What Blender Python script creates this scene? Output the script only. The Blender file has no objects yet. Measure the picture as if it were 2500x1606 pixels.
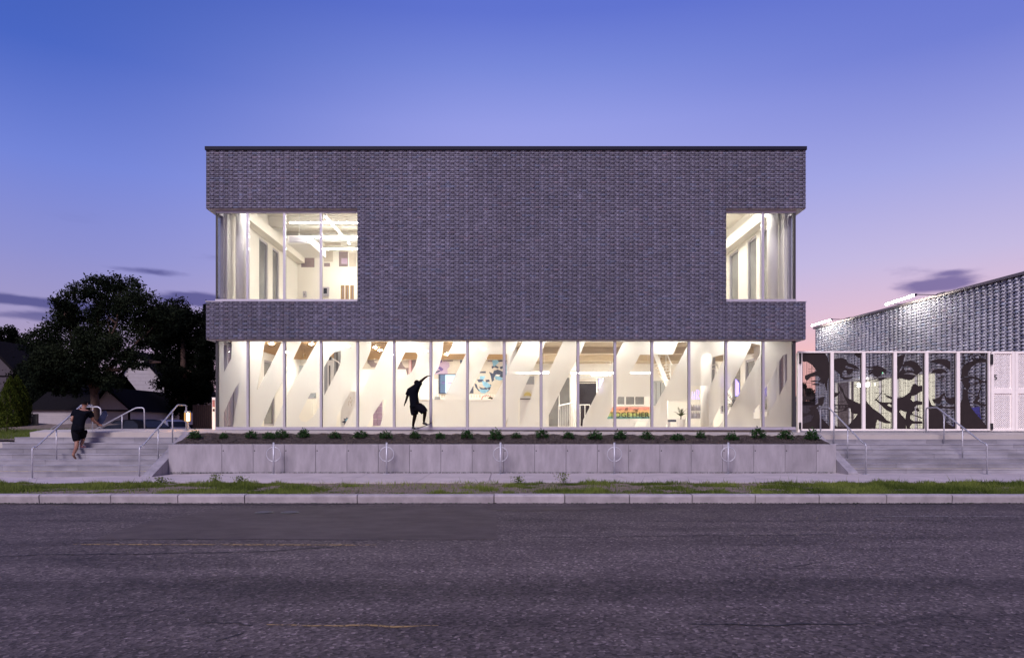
import bpy, bmesh, math, random
import numpy as np
from mathutils import Vector, Matrix
from mathutils.geometry import tessellate_polygon
random.seed(7); rng = np.random.default_rng(7)
C = bpy.context.scene.collection
S = bpy.context.scene
R = math.radians

# ------------------------------------------------------------------ camera
F, CX, HY, EYE = 1667.0, 1240.0, 1035.0, 1.65      # focal length and horizon in photograph pixels, eye height
cam = bpy.data.cameras.new('camera'); co = bpy.data.objects.new('camera', cam); C.objects.link(co)
co.location = (0, 0, EYE); co.rotation_euler = (R(90), 0, 0)
cam.sensor_width = 36; cam.lens = 36*F/2500; cam.shift_x = (1250-CX)/2500; cam.shift_y = (HY-803)/2500
cam.clip_start = 0.1; cam.clip_end = 3000
S.camera = co
def P(px, py, Y): return Vector(((px-CX)*Y/F, Y, EYE-(py-HY)*Y/F))
def XZ(px, py, Y): return ((px-CX)*Y/F, EYE-(py-HY)*Y/F)

def lin(c):
    return tuple((v/255/12.92 if v/255 <= .04045 else ((v/255+.055)/1.055)**2.4) for v in c)

# ------------------------------------------------------------------ sky
def nn(nt, t, **kw):
    n = nt.nodes.new(t)
    for k, v in kw.items(): setattr(n, k, v)
    return n
def math_node(nt, op, a, b=None, clamp=False):
    n = nn(nt, 'ShaderNodeMath', operation=op, use_clamp=clamp)
    for i, v in enumerate((a, b)):
        if v is None: continue
        if isinstance(v, (int, float)): n.inputs[i].default_value = v
        else: nt.links.new(v, n.inputs[i])
    return n.outputs[0]
def mix_rgb(nt, fac, a, b, mode='MIX'):
    n = nn(nt, 'ShaderNodeMix', data_type='RGBA', blend_type=mode)
    for i, v in ((0, fac), (6, a), (7, b)):
        if isinstance(v, (int, float)): n.inputs[i].default_value = v
        elif isinstance(v, (tuple, list)): n.inputs[i].default_value = (*v[:3], 1)
        else: nt.links.new(v, n.inputs[i])
    return n.outputs[2]
def ramp(nt, fac, stops, interp='LINEAR'):
    n = nn(nt, 'ShaderNodeValToRGB'); n.color_ramp.interpolation = interp
    e = n.color_ramp.elements
    while len(e) < len(stops): e.new(.5)
    for el, (p, c) in zip(e, stops):
        el.position = p; el.color = (*c, 1) if isinstance(c, (tuple, list)) else (c, c, c, 1)
    nt.links.new(fac, n.inputs[0])
    return n.outputs[0]
W = bpy.data.worlds.new('World'); S.world = W; W.use_nodes = True
nt = W.node_tree; nt.nodes.clear()
tc = nn(nt, 'ShaderNodeTexCoord'); sep = nn(nt, 'ShaderNodeSeparateXYZ'); nt.links.new(tc.outputs['Generated'], sep.inputs[0])
z = math_node(nt, 'MAXIMUM', sep.outputs[2], 0.0)
el = lambda d: math.sin(R(d))
left = ramp(nt, z, [(0, lin((188,160,172))), (el(4), lin((182,160,186))), (el(8), lin((163,154,200))), (el(12), lin((143,146,210))), (el(18), lin((116,134,217))), (el(25), lin((74,103,196))), (el(33), lin((56,86,176))), (1, lin((40,66,160)))])
right = ramp(nt, z, [(0, lin((255,176,164))), (el(5), lin((250,192,190))), (el(8), lin((226,192,212))), (el(12), lin((198,187,226))), (el(18), lin((162,166,228))), (el(21), lin((144,151,222))), (el(25.5), lin((113,127,212))), (el(33), lin((88,106,202))), (1, lin((48,72,168)))])
centre = ramp(nt, z, [(0, lin((240,172,164))), (el(5), lin((236,186,192))), (el(8), lin((212,186,214))), (el(12), lin((190,182,228))), (el(18), lin((168,170,232))), (el(23.5), lin((150,158,230))), (el(27.5), lin((122,138,219))), (el(31), lin((98,117,209))), (el(36), lin((84,106,200))), (1, lin((46,72,166)))])
def smooth(a, b):
    n = nn(nt, 'ShaderNodeMapRange', interpolation_type='SMOOTHSTEP'); nt.links.new(sep.outputs[0], n.inputs[0]); n.inputs[1].default_value = a; n.inputs[2].default_value = b; return n
az = smooth(-.56, .0); az2 = smooth(.06, .56)
col = mix_rgb(nt, az2.outputs[0], mix_rgb(nt, az.outputs[0], left, centre), right)
# low streaky clouds over the horizon
mp = nn(nt, 'ShaderNodeMapping'); nt.links.new(tc.outputs['Generated'], mp.inputs[0]); mp.inputs['Scale'].default_value = (4.0, 4.0, 17); mp.inputs['Location'].default_value = (0.35, 0.1, 0.4)
nz = nn(nt, 'ShaderNodeTexNoise'); nt.links.new(mp.outputs[0], nz.inputs[0]); nz.inputs['Scale'].default_value = 1.6; nz.inputs['Detail'].default_value = 7; nz.inputs['Roughness'].default_value = .55
band = ramp(nt, z, [(0, 0), (el(4.5), 0), (el(8), 1), (el(11.5), 1), (el(15), 0)])
def blob(dx, dy, dz, sx, sz):
    d = Vector((dx, dy, dz)).normalized()
    a = math_node(nt, 'DIVIDE', math_node(nt, 'SUBTRACT', sep.outputs[0], d.x), sx)
    b = math_node(nt, 'DIVIDE', math_node(nt, 'SUBTRACT', sep.outputs[2], d.z), sz)
    r = math_node(nt, 'ADD', math_node(nt, 'MULTIPLY', a, a), math_node(nt, 'MULTIPLY', b, b))
    front = math_node(nt, 'GREATER_THAN', sep.outputs[1], 0.0)
    return math_node(nt, 'MULTIPLY', math_node(nt, 'POWER', 2.718, math_node(nt, 'MULTIPLY', r, -1.0)), front)
def dirpx(px, py): return ((px-CX)/F, 1.0, (HY-py)/F)
blobs = [blob(*dirpx(20, 730), .10, .0085), blob(*dirpx(25, 770), .09, .006), blob(*dirpx(465, 730), .055, .012), blob(*dirpx(10, 731), .07, .006), blob(*dirpx(470, 728), .04, .009),
         blob(*dirpx(2275, 692), .045, .011), blob(*dirpx(2300, 698), .04, .008), blob(*dirpx(2205, 668), .035, .009), blob(*dirpx(2330, 665), .02, .004), blob(*dirpx(350, 660), .06, .006)]
bs = blobs[0]
for b in blobs[1:]: bs = math_node(nt, 'ADD', bs, b)
dens = math_node(nt, 'ADD', math_node(nt, 'MULTIPLY', bs, .46), math_node(nt, 'ADD', math_node(nt, 'MULTIPLY', nz.outputs[0], 1.9), -.48))
cm = nn(nt, 'ShaderNodeMapRange', interpolation_type='SMOOTHSTEP'); nt.links.new(dens, cm.inputs[0]); cm.inputs[1].default_value = .62; cm.inputs[2].default_value = 1.05
cf = math_node(nt, 'MULTIPLY', math_node(nt, 'MULTIPLY', cm.outputs[0], band), .8)
ccol = mix_rgb(nt, az.outputs[0], lin((66,68,132)), lin((98,88,150)))
col = mix_rgb(nt, cf, col, ccol)
bg = nn(nt, 'ShaderNodeBackground'); nt.links.new(col, bg.inputs[0]); bg.inputs[1].default_value = 1.0
wo = nn(nt, 'ShaderNodeOutputWorld'); nt.links.new(bg.outputs[0], wo.inputs[0])

# ------------------------------------------------------------------ soft key light standing in for street lamps out of view, exposure, sampling
sun = bpy.data.lights.new('sun', 'SUN'); so = bpy.data.objects.new('sun', sun); C.objects.link(so)
sun.energy = 3.1; sun.angle = R(20); sun.color = (1, .87, .94)
so.rotation_euler = (R(52), 0, R(-20))      # from behind the camera, above and to its left
S.view_settings.view_transform = 'Standard'; S.view_settings.look = 'None'; S.view_settings.exposure = 0; S.view_settings.gamma = 1
S.view_settings.use_curve_mapping = False
cy = S.cycles; cy.use_denoising = True; cy.max_bounces = 7; cy.diffuse_bounces = 4; cy.glossy_bounces = 3; cy.transmission_bounces = 5
cy.transparent_max_bounces = 14; cy.caustics_reflective = False; cy.caustics_refractive = False; cy.sample_clamp_indirect = 6
try: cy.denoising_prefilter = 'ACCURATE'
except Exception: pass

# ------------------------------------------------------------------ materials
def mat(name, col, rough=.6, metal=0, var=.12, scale=4, bump=0, bscale=60, spec=.5, col2=None, tone=None, stretch=(1,1,1), emit=None, estr=0, detail=6, rnd=0):
    m = bpy.data.materials.new(name); m.use_nodes = True; t = m.node_tree; b = t.nodes['Principled BSDF']
    b.inputs['Roughness'].default_value = rough; b.inputs['Metallic'].default_value = metal; b.inputs['Specular IOR Level'].default_value = spec
    tc = nn(t, 'ShaderNodeTexCoord'); mp = nn(t, 'ShaderNodeMapping'); t.links.new(tc.outputs['Object'], mp.inputs[0]); mp.inputs['Scale'].default_value = stretch
    n = nn(t, 'ShaderNodeTexNoise'); t.links.new(mp.outputs[0], n.inputs[0]); n.inputs['Scale'].default_value = scale; n.inputs['Detail'].default_value = detail; n.inputs['Roughness'].default_value = .6
    a = tuple(min(1, v*(1-var)) for v in col); c = tuple(min(1, v*(1+var)) for v in (col2 or col))
    o = ramp(t, n.outputs[0], [(.28, a), (.72, c)])
    if tone:
        at = nn(t, 'ShaderNodeAttribute', attribute_name=tone); o = mix_rgb(t, 1.0, o, at.outputs['Color'], 'MULTIPLY')
    if rnd:
        oi = nn(t, 'ShaderNodeObjectInfo'); o = mix_rgb(t, 1.0, o, ramp(t, oi.outputs['Random'], [(0, 1-rnd), (1, 1+rnd)]), 'MULTIPLY')
    t.links.new(o, b.inputs['Base Color'])
    if bump:
        n2 = nn(t, 'ShaderNodeTexNoise'); t.links.new(tc.outputs['Object'], n2.inputs[0]); n2.inputs['Scale'].default_value = bscale; n2.inputs['Detail'].default_value = 3
        bp = nn(t, 'ShaderNodeBump'); bp.inputs['Strength'].default_value = bump; bp.inputs['Distance'].default_value = .02
        t.links.new(n2.outputs[0], bp.inputs['Height']); t.links.new(bp.outputs[0], b.inputs['Normal'])
    if emit:
        b.inputs['Emission Color'].default_value = (*emit, 1); b.inputs['Emission Strength'].default_value = estr
    return m
def glow(name, col, s):
    m = bpy.data.materials.new(name); m.use_nodes = True; t = m.node_tree; t.nodes.clear()
    e = nn(t, 'ShaderNodeEmission'); e.inputs[0].default_value = (*col, 1); e.inputs[1].default_value = s
    o = nn(t, 'ShaderNodeOutputMaterial'); t.links.new(e.outputs[0], o.inputs[0]); return m
def glass_mat(name, tint=(.96,.97,.96), gloss=.7):
    m = bpy.data.materials.new(name); m.use_nodes = True; t = m.node_tree; t.nodes.clear()
    tr = nn(t, 'ShaderNodeBsdfTransparent'); tr.inputs[0].default_value = (*tint, 1)
    gl = nn(t, 'ShaderNodeBsdfGlossy'); gl.inputs['Roughness'].default_value = .02
    fr = nn(t, 'ShaderNodeFresnel'); fr.inputs[0].default_value = 1.45
    mx = nn(t, 'ShaderNodeMixShader'); t.links.new(math_node(t, 'MULTIPLY', fr.outputs[0], gloss), mx.inputs[0]); t.links.new(tr.outputs[0], mx.inputs[1]); t.links.new(gl.outputs[0], mx.inputs[2])
    o = nn(t, 'ShaderNodeOutputMaterial'); t.links.new(mx.outputs[0], o.inputs[0]); return m
def film_mat(name):
    m = bpy.data.materials.new(name); m.use_nodes = True; t = m.node_tree; t.nodes.clear()
    tr = nn(t, 'ShaderNodeBsdfTransparent'); tr.inputs[0].default_value = (1, 1, 1, 1)
    tl = nn(t, 'ShaderNodeBsdfTranslucent'); tl.inputs[0].default_value = (.93, .93, .92, 1)
    df = nn(t, 'ShaderNodeBsdfDiffuse'); df.inputs[0].default_value = (.8, .8, .8, 1)
    m1 = nn(t, 'ShaderNodeMixShader'); m1.inputs[0].default_value = .12; t.links.new(tl.outputs[0], m1.inputs[1]); t.links.new(df.outputs[0], m1.inputs[2])
    m2 = nn(t, 'ShaderNodeMixShader'); m2.inputs[0].default_value = .13; t.links.new(m1.outputs[0], m2.inputs[1]); t.links.new(tr.outputs[0], m2.inputs[2])
    o = nn(t, 'ShaderNodeOutputMaterial'); t.links.new(m2.outputs[0], o.inputs[0]); return m
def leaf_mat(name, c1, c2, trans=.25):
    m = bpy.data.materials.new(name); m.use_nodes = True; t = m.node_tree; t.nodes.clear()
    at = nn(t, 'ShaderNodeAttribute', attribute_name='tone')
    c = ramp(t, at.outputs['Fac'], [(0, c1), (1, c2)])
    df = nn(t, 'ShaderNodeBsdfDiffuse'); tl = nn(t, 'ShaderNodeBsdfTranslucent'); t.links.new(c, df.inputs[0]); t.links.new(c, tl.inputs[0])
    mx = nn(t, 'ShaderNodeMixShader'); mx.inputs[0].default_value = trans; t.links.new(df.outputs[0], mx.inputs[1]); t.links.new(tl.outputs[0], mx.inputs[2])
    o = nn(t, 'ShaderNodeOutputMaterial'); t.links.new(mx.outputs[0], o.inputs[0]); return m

M = {}
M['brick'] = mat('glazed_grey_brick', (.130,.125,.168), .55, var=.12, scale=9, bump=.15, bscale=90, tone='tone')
M['brick_joint'] = mat('grey_brick_joint', (.115,.11,.155), .9)
M['mortar'] = mat('mortar', (.085,.08,.09), .9)
M['wing_brick'] = mat('shiny_silver_brick', (.44,.44,.48), .30, var=.15, scale=10, bump=.2, bscale=60, tone='tone')
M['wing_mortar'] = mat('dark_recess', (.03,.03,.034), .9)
M['coping'] = mat('dark_metal_coping', (.014,.014,.028), .6, 0, var=.05, spec=.12)
M['coping2'] = mat('pale_metal_coping', (.22,.19,.18), .4, .5, var=.05)
M['frame'] = mat('satin_aluminium', (.44,.42,.47), .42, .35, var=.05, scale=2)
M['frame_dark'] = mat('dark_gasket', (.03,.028,.03), .6)
M['soffit'] = mat('white_soffit', (.75,.72,.68), .7, var=.04)
M['glass'] = glass_mat('window_glass')
M['film'] = film_mat('frosted_film')
M['conc'] = mat('cast_concrete', (.285,.265,.28), .8, rnd=.08, var=.22, scale=1.5, bump=.25, bscale=80, stretch=(2.4,2.4,.7))
M['conc2'] = mat('stair_concrete', (.25,.24,.26), .8, rnd=.14, var=.34, scale=1.3, bump=.2, bscale=70, stretch=(.6,1,2))
M['conc3'] = mat('sidewalk_concrete', (.44,.385,.375), .85, rnd=.05, var=.14, scale=1.2, bump=.15, bscale=90)
M['kerb'] = mat('kerb_concrete', (.34,.305,.31), .85, rnd=.07, var=.24, scale=3, bump=.3, bscale=60)
M['plaza'] = mat('plaza_concrete', (.42,.38,.34), .8, var=.1, scale=1)
M['galv'] = mat('galvanised_steel', (.50,.50,.53), .52, .6, var=.16, scale=14)
M['yellow'] = mat('yellow_nosing_paint', (.55,.42,.06), .6, var=.25, scale=8)
def worn_paint(name, col):
    m = mat(name, col, .8, var=.3, scale=25); t = m.node_tree; b = t.nodes['Principled BSDF']
    tc = nn(t, 'ShaderNodeTexCoord'); n = nn(t, 'ShaderNodeTexNoise'); t.links.new(tc.outputs['Object'], n.inputs[0]); n.inputs['Scale'].default_value = 14; n.inputs['Detail'].default_value = 8; n.inputs['Roughness'].default_value = .75
    t.links.new(ramp(t, n.outputs[0], [(.40, 0), (.52, .85)]), b.inputs['Alpha']); return m
M['roadline'] = worn_paint('worn_yellow_paint', (.34,.22,.08))
M['crack'] = mat('tar_crack', (.012,.011,.012), .8)
M['soil'] = mat('dry_soil', (.15,.115,.085), .95, var=.4, scale=6, bump=.5, bscale=40)
M['mulch'] = mat('bark_mulch', (.05,.037,.032), .95, var=.5, scale=18, bump=.8, bscale=40)
M['chip'] = mat('mulch_chip', (.10,.075,.065), .95, var=.5, scale=25)
M['white'] = mat('white_paint', (.82,.80,.78), .6, var=.03)
M['cream'] = mat('cream_wall', (.86,.82,.75), .7, var=.03, scale=1)
M['warmwhite'] = mat('warm_white_wall', (.86,.83,.78), .7, var=.03, scale=1)
M['greywall'] = mat('grey_wall_panel', (.36,.38,.40), .6, var=.06)
M['woodceil'] = mat('plank_ceiling', (.58,.48,.35), .6, var=.16, scale=3, stretch=(.3,6,1))
M['slat'] = mat('oak_slat', (.55,.33,.13), .5, var=.2, scale=8, stretch=(.4,4,4))
M['floor'] = mat('pale_floor', (.60,.55,.48), .35, var=.08, scale=2)
M['mauve'] = mat('mauve_mural_paint', (.24,.18,.185), .6, var=.2, scale=2)
M['taupe'] = mat('taupe_mural_paint', (.60,.53,.45), .6, var=.15, scale=2)
M['lilac'] = mat('lilac_mural_paint', (.45,.33,.47), .6, var=.12, scale=3)
M['purple'] = mat('purple_mural_paint', (.12,.07,.25), .6, var=.2, scale=6)
M['navy'] = mat('navy_mural_paint', (.03,.05,.10), .6, var=.2)
M['sky_blue'] = mat('light_blue_mural_paint', (.22,.45,.62), .6, var=.25, scale=6)
M['red'] = mat('red_paint', (.55,.06,.06), .5, var=.1)
M['pink'] = mat('pink_pipe', (.55,.18,.2), .5, var=.1)
M['black'] = mat('matt_black', (.015,.015,.016), .5, var=.1)
M['darkglass'] = mat('dark_window_glass', (.02,.022,.028), .15, var=.3, scale=2, spec=.1)
M['darkglass2'] = mat('grey_window_glass', (.16,.165,.17), .12, var=.3, scale=1)
M['screen'] = glow('lit_screen', (.72,.88,1), 1.6)
M['screen_side'] = glow('lit_screen_side', (.30,.42,.62), .8)
M['strip'] = glow('warm_light_strip', (1,.95,.88), 58)
M['strip_up'] = glow('warm_room_strip', (1,.94,.85), 88)
M['cove'] = glow('low_light_strip', (1,.95,.88), 22)  # shared by added unseen lamps and one seen light strip
M['down'] = glow('downlight', (1,.93,.85), 260)
M['tube'] = glow('white_light_tube', (1,.93,.84), 95)
M['bollard_glow'] = glow('bollard_lamp', (1,.50,.15), 150)
M['neon'] = glow('violet_neon', (.36,.25,1), 4.0)
M['exit'] = glow('green_sign', (.25,.9,.5), 1.6)
M['litroom'] = glow('lit_room_behind_glass', (1,.92,.74), 2.3)
M['plate'] = mat('brown_steel_plate', (.030,.023,.022), .6, 0, var=.1, spec=.12)
M['gatewhite'] = mat('gate_white_paint', (.90,.84,.77), .45, var=.04)
M['perf'] = mat('perforation_shadow', (.16,.11,.10), .8)
M['bark'] = mat('tree_bark', (.055,.03,.022), .9, var=.4, scale=9, bump=.6, bscale=20)
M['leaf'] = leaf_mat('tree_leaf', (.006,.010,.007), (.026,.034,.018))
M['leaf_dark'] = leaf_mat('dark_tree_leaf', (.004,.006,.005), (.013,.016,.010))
M['cedar'] = leaf_mat('cedar_leaf', (.02,.034,.008), (.10,.13,.02))
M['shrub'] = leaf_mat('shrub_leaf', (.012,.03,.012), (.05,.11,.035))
M['grass'] = leaf_mat('grass_blade', (.055,.085,.018), (.21,.26,.06), .35)
M['palm'] = leaf_mat('palm_leaf', (.02,.05,.02), (.09,.14,.05))
M['siding'] = mat('white_lap_siding', (.34,.31,.32), .7, var=.08)
M['house_grey'] = mat('grey_stucco', (.055,.045,.055), .8, var=.1)
M['roof'] = mat('dark_shingle_roof', (.010,.009,.010), 1, var=.3, scale=12, spec=.05)
M['car_dark'] = mat('dark_car_paint', (.005,.005,.007), .4, 0, var=.05, spec=.04)
M['car_silver'] = mat('silver_car_paint', (.55,.53,.55), .35, .1, var=.05)
M['tail'] = mat('tail_light', (.5,.03,.02), .25, var=.1, emit=(1,.05,.02), estr=.05)
M['bin'] = mat('blue_plastic', (.03,.04,.16), .5)
M['skin'] = mat('brown_skin', (.23,.11,.07), .5, var=.1, scale=10)
M['skin_silhouette'] = mat('silhouette_skin', (.012,.007,.005), .7, var=.1, spec=.05)  # backlit darkness of the skateboarder is put into this skin colour
M['hair'] = mat('black_hair', (.006,.005,.005), .8, var=.2, scale=40, spec=.05)
M['shirt'] = mat('black_cotton', (.005,.0055,.009), .95, var=.25, scale=9, spec=.02)
M['shorts'] = mat('black_twill', (.006,.006,.009), .95, var=.25, scale=9, spec=.02)
M['shoe_red'] = mat('pale_red_shoe', (.42,.20,.18), .6, var=.3, scale=30)
M['shoe_white'] = mat('white_rubber', (.7,.68,.66), .6)
M['deck'] = mat('skateboard_deck', (.03,.025,.03), .7, var=.2)
M['deck_blue'] = mat('blue_skateboard_deck', (.022,.027,.06), .7, var=.3, spec=.1)
M['coral'] = mat('coral_print', (.62,.24,.18), .7, var=.25, scale=8)
M['orange'] = mat('orange_print', (.72,.42,.18), .7, var=.25, scale=8)
M['lime'] = mat('lime_print', (.42,.48,.14), .7, var=.3, scale=8)
M['teal'] = mat('teal_print', (.10,.25,.22), .7, var=.3, scale=8)
def halo_mat():  # added glowing shell that imitates the halo around the bollard lamp
    m = glow('amber_halo', (1, .50, .13), 1.3); t = m.node_tree; e = t.nodes['Emission']; o = t.nodes['Material Output']
    tr = nn(t, 'ShaderNodeBsdfTransparent'); mx = nn(t, 'ShaderNodeMixShader'); mx.inputs[0].default_value = .45
    t.links.new(tr.outputs[0], mx.inputs[1]); t.links.new(e.outputs[0], mx.inputs[2]); t.links.new(mx.outputs[0], o.inputs[0]); return m
M['halo_shell'] = halo_mat()
M['book'] = mat('brass_hook', (.35,.22,.08), .4, .5)

# ------------------------------------------------------------------ mesh helpers
class MB:
    def __init__(s): s.v = []; s.f = []
    def add(s, vs, fs):
        o = len(s.v); s.v += [tuple(v) for v in vs]; s.f += [tuple(i+o for i in f) for f in fs]; return s
    def box(s, x0, x1, y0, y1, z0, z1):
        return s.add([(x0,y0,z0),(x1,y0,z0),(x1,y1,z0),(x0,y1,z0),(x0,y0,z1),(x1,y0,z1),(x1,y1,z1),(x0,y1,z1)],
                     [(0,3,2,1),(4,5,6,7),(0,1,5,4),(1,2,6,5),(2,3,7,6),(3,0,4,7)])
    def quad(s, *p): return s.add(p, [tuple(range(len(p)))])
    def tube(s, path, r, n=8, r2=None, caps=True):
        path = [Vector(p) for p in path]; k = len(path); rings = []
        up = Vector((0.123, .31, 1)).normalized()
        for i, p in enumerate(path):
            d = (path[min(i+1, k-1)]-path[max(i-1, 0)]).normalized()
            a = d.cross(up)
            if a.length < .05: a = d.cross(Vector((1, 0, 0)))
            a.normalize(); b = d.cross(a)
            rr = r if r2 is None else r+(r2-r)*i/max(1, k-1)
            rings.append([p+(a*math.cos(2*math.pi*j/n)+b*math.sin(2*math.pi*j/n))*rr for j in range(n)])
        fs = [(i*n+j, i*n+(j+1) % n, (i+1)*n+(j+1) % n, (i+1)*n+j) for i in range(k-1) for j in range(n)]
        if caps: fs += [tuple(range(n))[::-1], tuple(range((k-1)*n, k*n))]
        return s.add([q for r_ in rings for q in r_], fs)
    def prism(s, pts, fn, d):      # pts 2-D polygon; fn(u, v, w) -> 3-D; thickness d along w
        n = len(pts); tri = tessellate_polygon([[Vector((p[0], p[1], 0)) for p in pts]])
        vs = [fn(p[0], p[1], 0) for p in pts]+[fn(p[0], p[1], d) for p in pts]
        fs = [tuple(t) for t in tri]+[tuple(i+n for i in t[::-1]) for t in tri]+[(i, (i+1) % n, n+(i+1) % n, n+i) for i in range(n)]
        return s.add(vs, fs)
    def lathe(s, c, prof, n=16):
        c = Vector(c); k = len(prof)
        vs = [c+Vector((r*math.cos(2*math.pi*j/n), r*math.sin(2*math.pi*j/n), h)) for r, h in prof for j in range(n)]
        fs = [(i*n+j, i*n+(j+1) % n, (i+1)*n+(j+1) % n, (i+1)*n+j) for i in range(k-1) for j in range(n)]
        fs += [tuple(range(n))[::-1], tuple(range((k-1)*n, k*n))]
        return s.add(vs, fs)
    def ring(s, c, R_, r, n=28, m=8):          # torus in the XZ plane
        c = Vector(c)
        vs = [c+Vector(((R_+r*math.cos(b))*math.cos(a), r*math.sin(b), (R_+r*math.cos(b))*math.sin(a))) for a in [2*math.pi*i/n for i in range(n)] for b in [2*math.pi*j/m for j in range(m)]]
        return s.add(vs, [(i*m+j, ((i+1) % n)*m+j, ((i+1) % n)*m+(j+1) % m, i*m+(j+1) % m) for i in range(n) for j in range(m)])
    def mesh(s, name, m, smooth=False):
        me = bpy.data.meshes.new(name); me.from_pydata(s.v, [], s.f)
        b = bmesh.new(); b.from_mesh(me); bmesh.ops.recalc_face_normals(b, faces=b.faces); b.to_mesh(me); b.free()
        if m: me.materials.append(m)
        if smooth: me.polygons.foreach_set('use_smooth', [True]*len(me.polygons))
        me.update(); return me
    def build(s, name, m, parent=None, smooth=False):
        return link(name, s.mesh(name, m, smooth), parent)
def wpos(o):
    p = Vector((0, 0, 0))
    while o: p += o.location; o = o.parent
    return p
def link(name, data, parent=None, loc=None):
    o = bpy.data.objects.new(name, data); C.objects.link(o)
    if loc is not None: o.location = loc
    if parent:
        o.parent = parent; o.matrix_parent_inverse = Matrix.Translation(-ROOTLOC.get(parent.name, Vector((0,0,0))))
    return o
ROOTLOC = {}
def thing(name, label, cat, loc=(0,0,0), group=None, kind=None):
    o = bpy.data.objects.new(name, None); C.objects.link(o); o.location = loc; o.empty_display_size = .1
    ROOTLOC[o.name] = Vector(loc)
    return tag(o, label, cat, group, kind)
def tag(o, label=None, cat=None, group=None, kind=None):
    for k, v in (('label', label), ('category', cat), ('group', group), ('kind', kind)):
        if v: o[k] = v
    return o
def fast_mesh(name, V, Fidx, m, tone=None, dom='POINT'):       # V (n,3), Fidx (k,c)
    me = bpy.data.meshes.new(name); V = np.asarray(V, np.float32); Fidx = np.asarray(Fidx, np.int32); k, c = Fidx.shape
    me.vertices.add(len(V)); me.vertices.foreach_set('co', V.ravel())
    me.loops.add(k*c); me.loops.foreach_set('vertex_index', Fidx.ravel())
    me.polygons.add(k); me.polygons.foreach_set('loop_start', np.arange(0, k*c, c, dtype=np.int32))
    me.update(calc_edges=True)
    if tone is not None:
        tone = np.asarray(tone, np.float32)
        if tone.ndim == 2:
            a = me.attributes.new('tone', 'FLOAT_COLOR', dom); a.data.foreach_set('color', np.hstack([tone, np.ones((len(tone), 1), np.float32)]).ravel())
        else:
            a = me.attributes.new('tone', 'FLOAT', dom); a.data.foreach_set('value', tone)
    if m: me.materials.append(m)
    return me
BOXF = np.array([(0,1,5,4),(1,2,6,5),(2,3,7,6),(3,0,4,7),(4,5,6,7)], np.int32)
def brick_mesh(name, B, tone, fn, m):      # B rows: u0,u1,v0,v1,depth  (front at -depth along w); open at the back
    n = len(B); u0, u1, v0, v1, d = B.T; zz = np.full(n, .03)
    cor = [(u0,v0,zz),(u1,v0,zz),(u1,v1,zz),(u0,v1,zz),(u0,v0,-d),(u1,v0,-d),(u1,v1,-d),(u0,v1,-d)]
    V = np.stack([np.stack(c, 1) for c in cor], 1).reshape(-1, 3)
    V = fn(V); Fi = (BOXF[None]+8*np.arange(n)[:, None, None]).reshape(-1, 4)
    return fast_mesh(name, V, Fi, m, np.repeat(tone, 8, 0))
def fill2d(name, rect, holes, y, m, parent, fn=None):        # flat sheet with holes, in the XZ plane at depth y
    cu = bpy.data.curves.new(name, 'CURVE'); cu.dimensions = '2D'; cu.fill_mode = 'BOTH'
    for pts in [rect]+holes:
        sp = cu.splines.new('POLY'); sp.points.add(len(pts)-1); sp.use_cyclic_u = True
        for q, p in zip(sp.points, pts): q.co = (p[0], p[1], 0, 1)
    o = bpy.data.objects.new(name, cu); C.objects.link(o)
    bpy.context.view_layer.update()
    me = bpy.data.meshes.new_from_object(o.evaluated_get(bpy.context.evaluated_depsgraph_get()))
    bpy.data.objects.remove(o); bpy.data.curves.remove(cu)
    for v in me.vertices: v.co = (v.co.x, y, v.co.y)
    me.materials.clear(); me.materials.append(m)
    return link(name, me, parent)
def text_mesh(txt, size, m, name, parent, org, ex=.004, ux=Vector((1,0,0)), uz=Vector((0,0,1)), shear=0, sx=1):
    cu = bpy.data.curves.new(name, 'FONT'); cu.body = txt; cu.size = size; cu.extrude = ex; cu.align_x = 'CENTER'; cu.shear = shear; cu.resolution_u = 3
    o = bpy.data.objects.new(name, cu); C.objects.link(o); bpy.context.view_layer.update()
    me = bpy.data.meshes.new_from_object(o.evaluated_get(bpy.context.evaluated_depsgraph_get()))
    bpy.data.objects.remove(o); bpy.data.curves.remove(cu)
    w = ux.cross(uz); org = Vector(org)
    for v in me.vertices: v.co = org+ux*v.co.x*sx+uz*v.co.y+w*v.co.z
    me.materials.clear(); me.materials.append(m)
    return link(name, me, parent)
def bend(pts, r=.08, n=4):                 # round the corners of a path
    pts = [Vector(p) for p in pts]; out = [pts[0]]
    for i in range(1, len(pts)-1):
        a, b, c = pts[i-1], pts[i], pts[i+1]
        d1 = (a-b); d2 = (c-b); k = min(r, d1.length*.45, d2.length*.45); p0 = b+d1.normalized()*k; p1 = b+d2.normalized()*k
        for j in range(n+1):
            t = j/n; out.append(p0*(1-t)**2+b*2*t*(1-t)+p1*t*t)
    return out+[pts[-1]]
def leaf_soup(name, cen, size, tone, m, parent, droop=.0, aspect=.5):
    n = len(cen); a = rng.normal(size=(n, 3)); a[:, 2] -= droop; a /= np.linalg.norm(a, axis=1)[:, None]
    b = np.cross(a, rng.normal(size=(n, 3))); b /= np.linalg.norm(b, axis=1)[:, None]
    s = np.asarray(size)[:, None]
    V = np.stack([cen-a*s*.5, cen+b*s*aspect*.5, cen+a*s*.5, cen-b*s*aspect*.5], 1).reshape(-1, 3)
    me = fast_mesh(name, V, np.arange(4*n).reshape(-1, 4), m, np.repeat(tone, 4))
    return link(name, me, parent)
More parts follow.
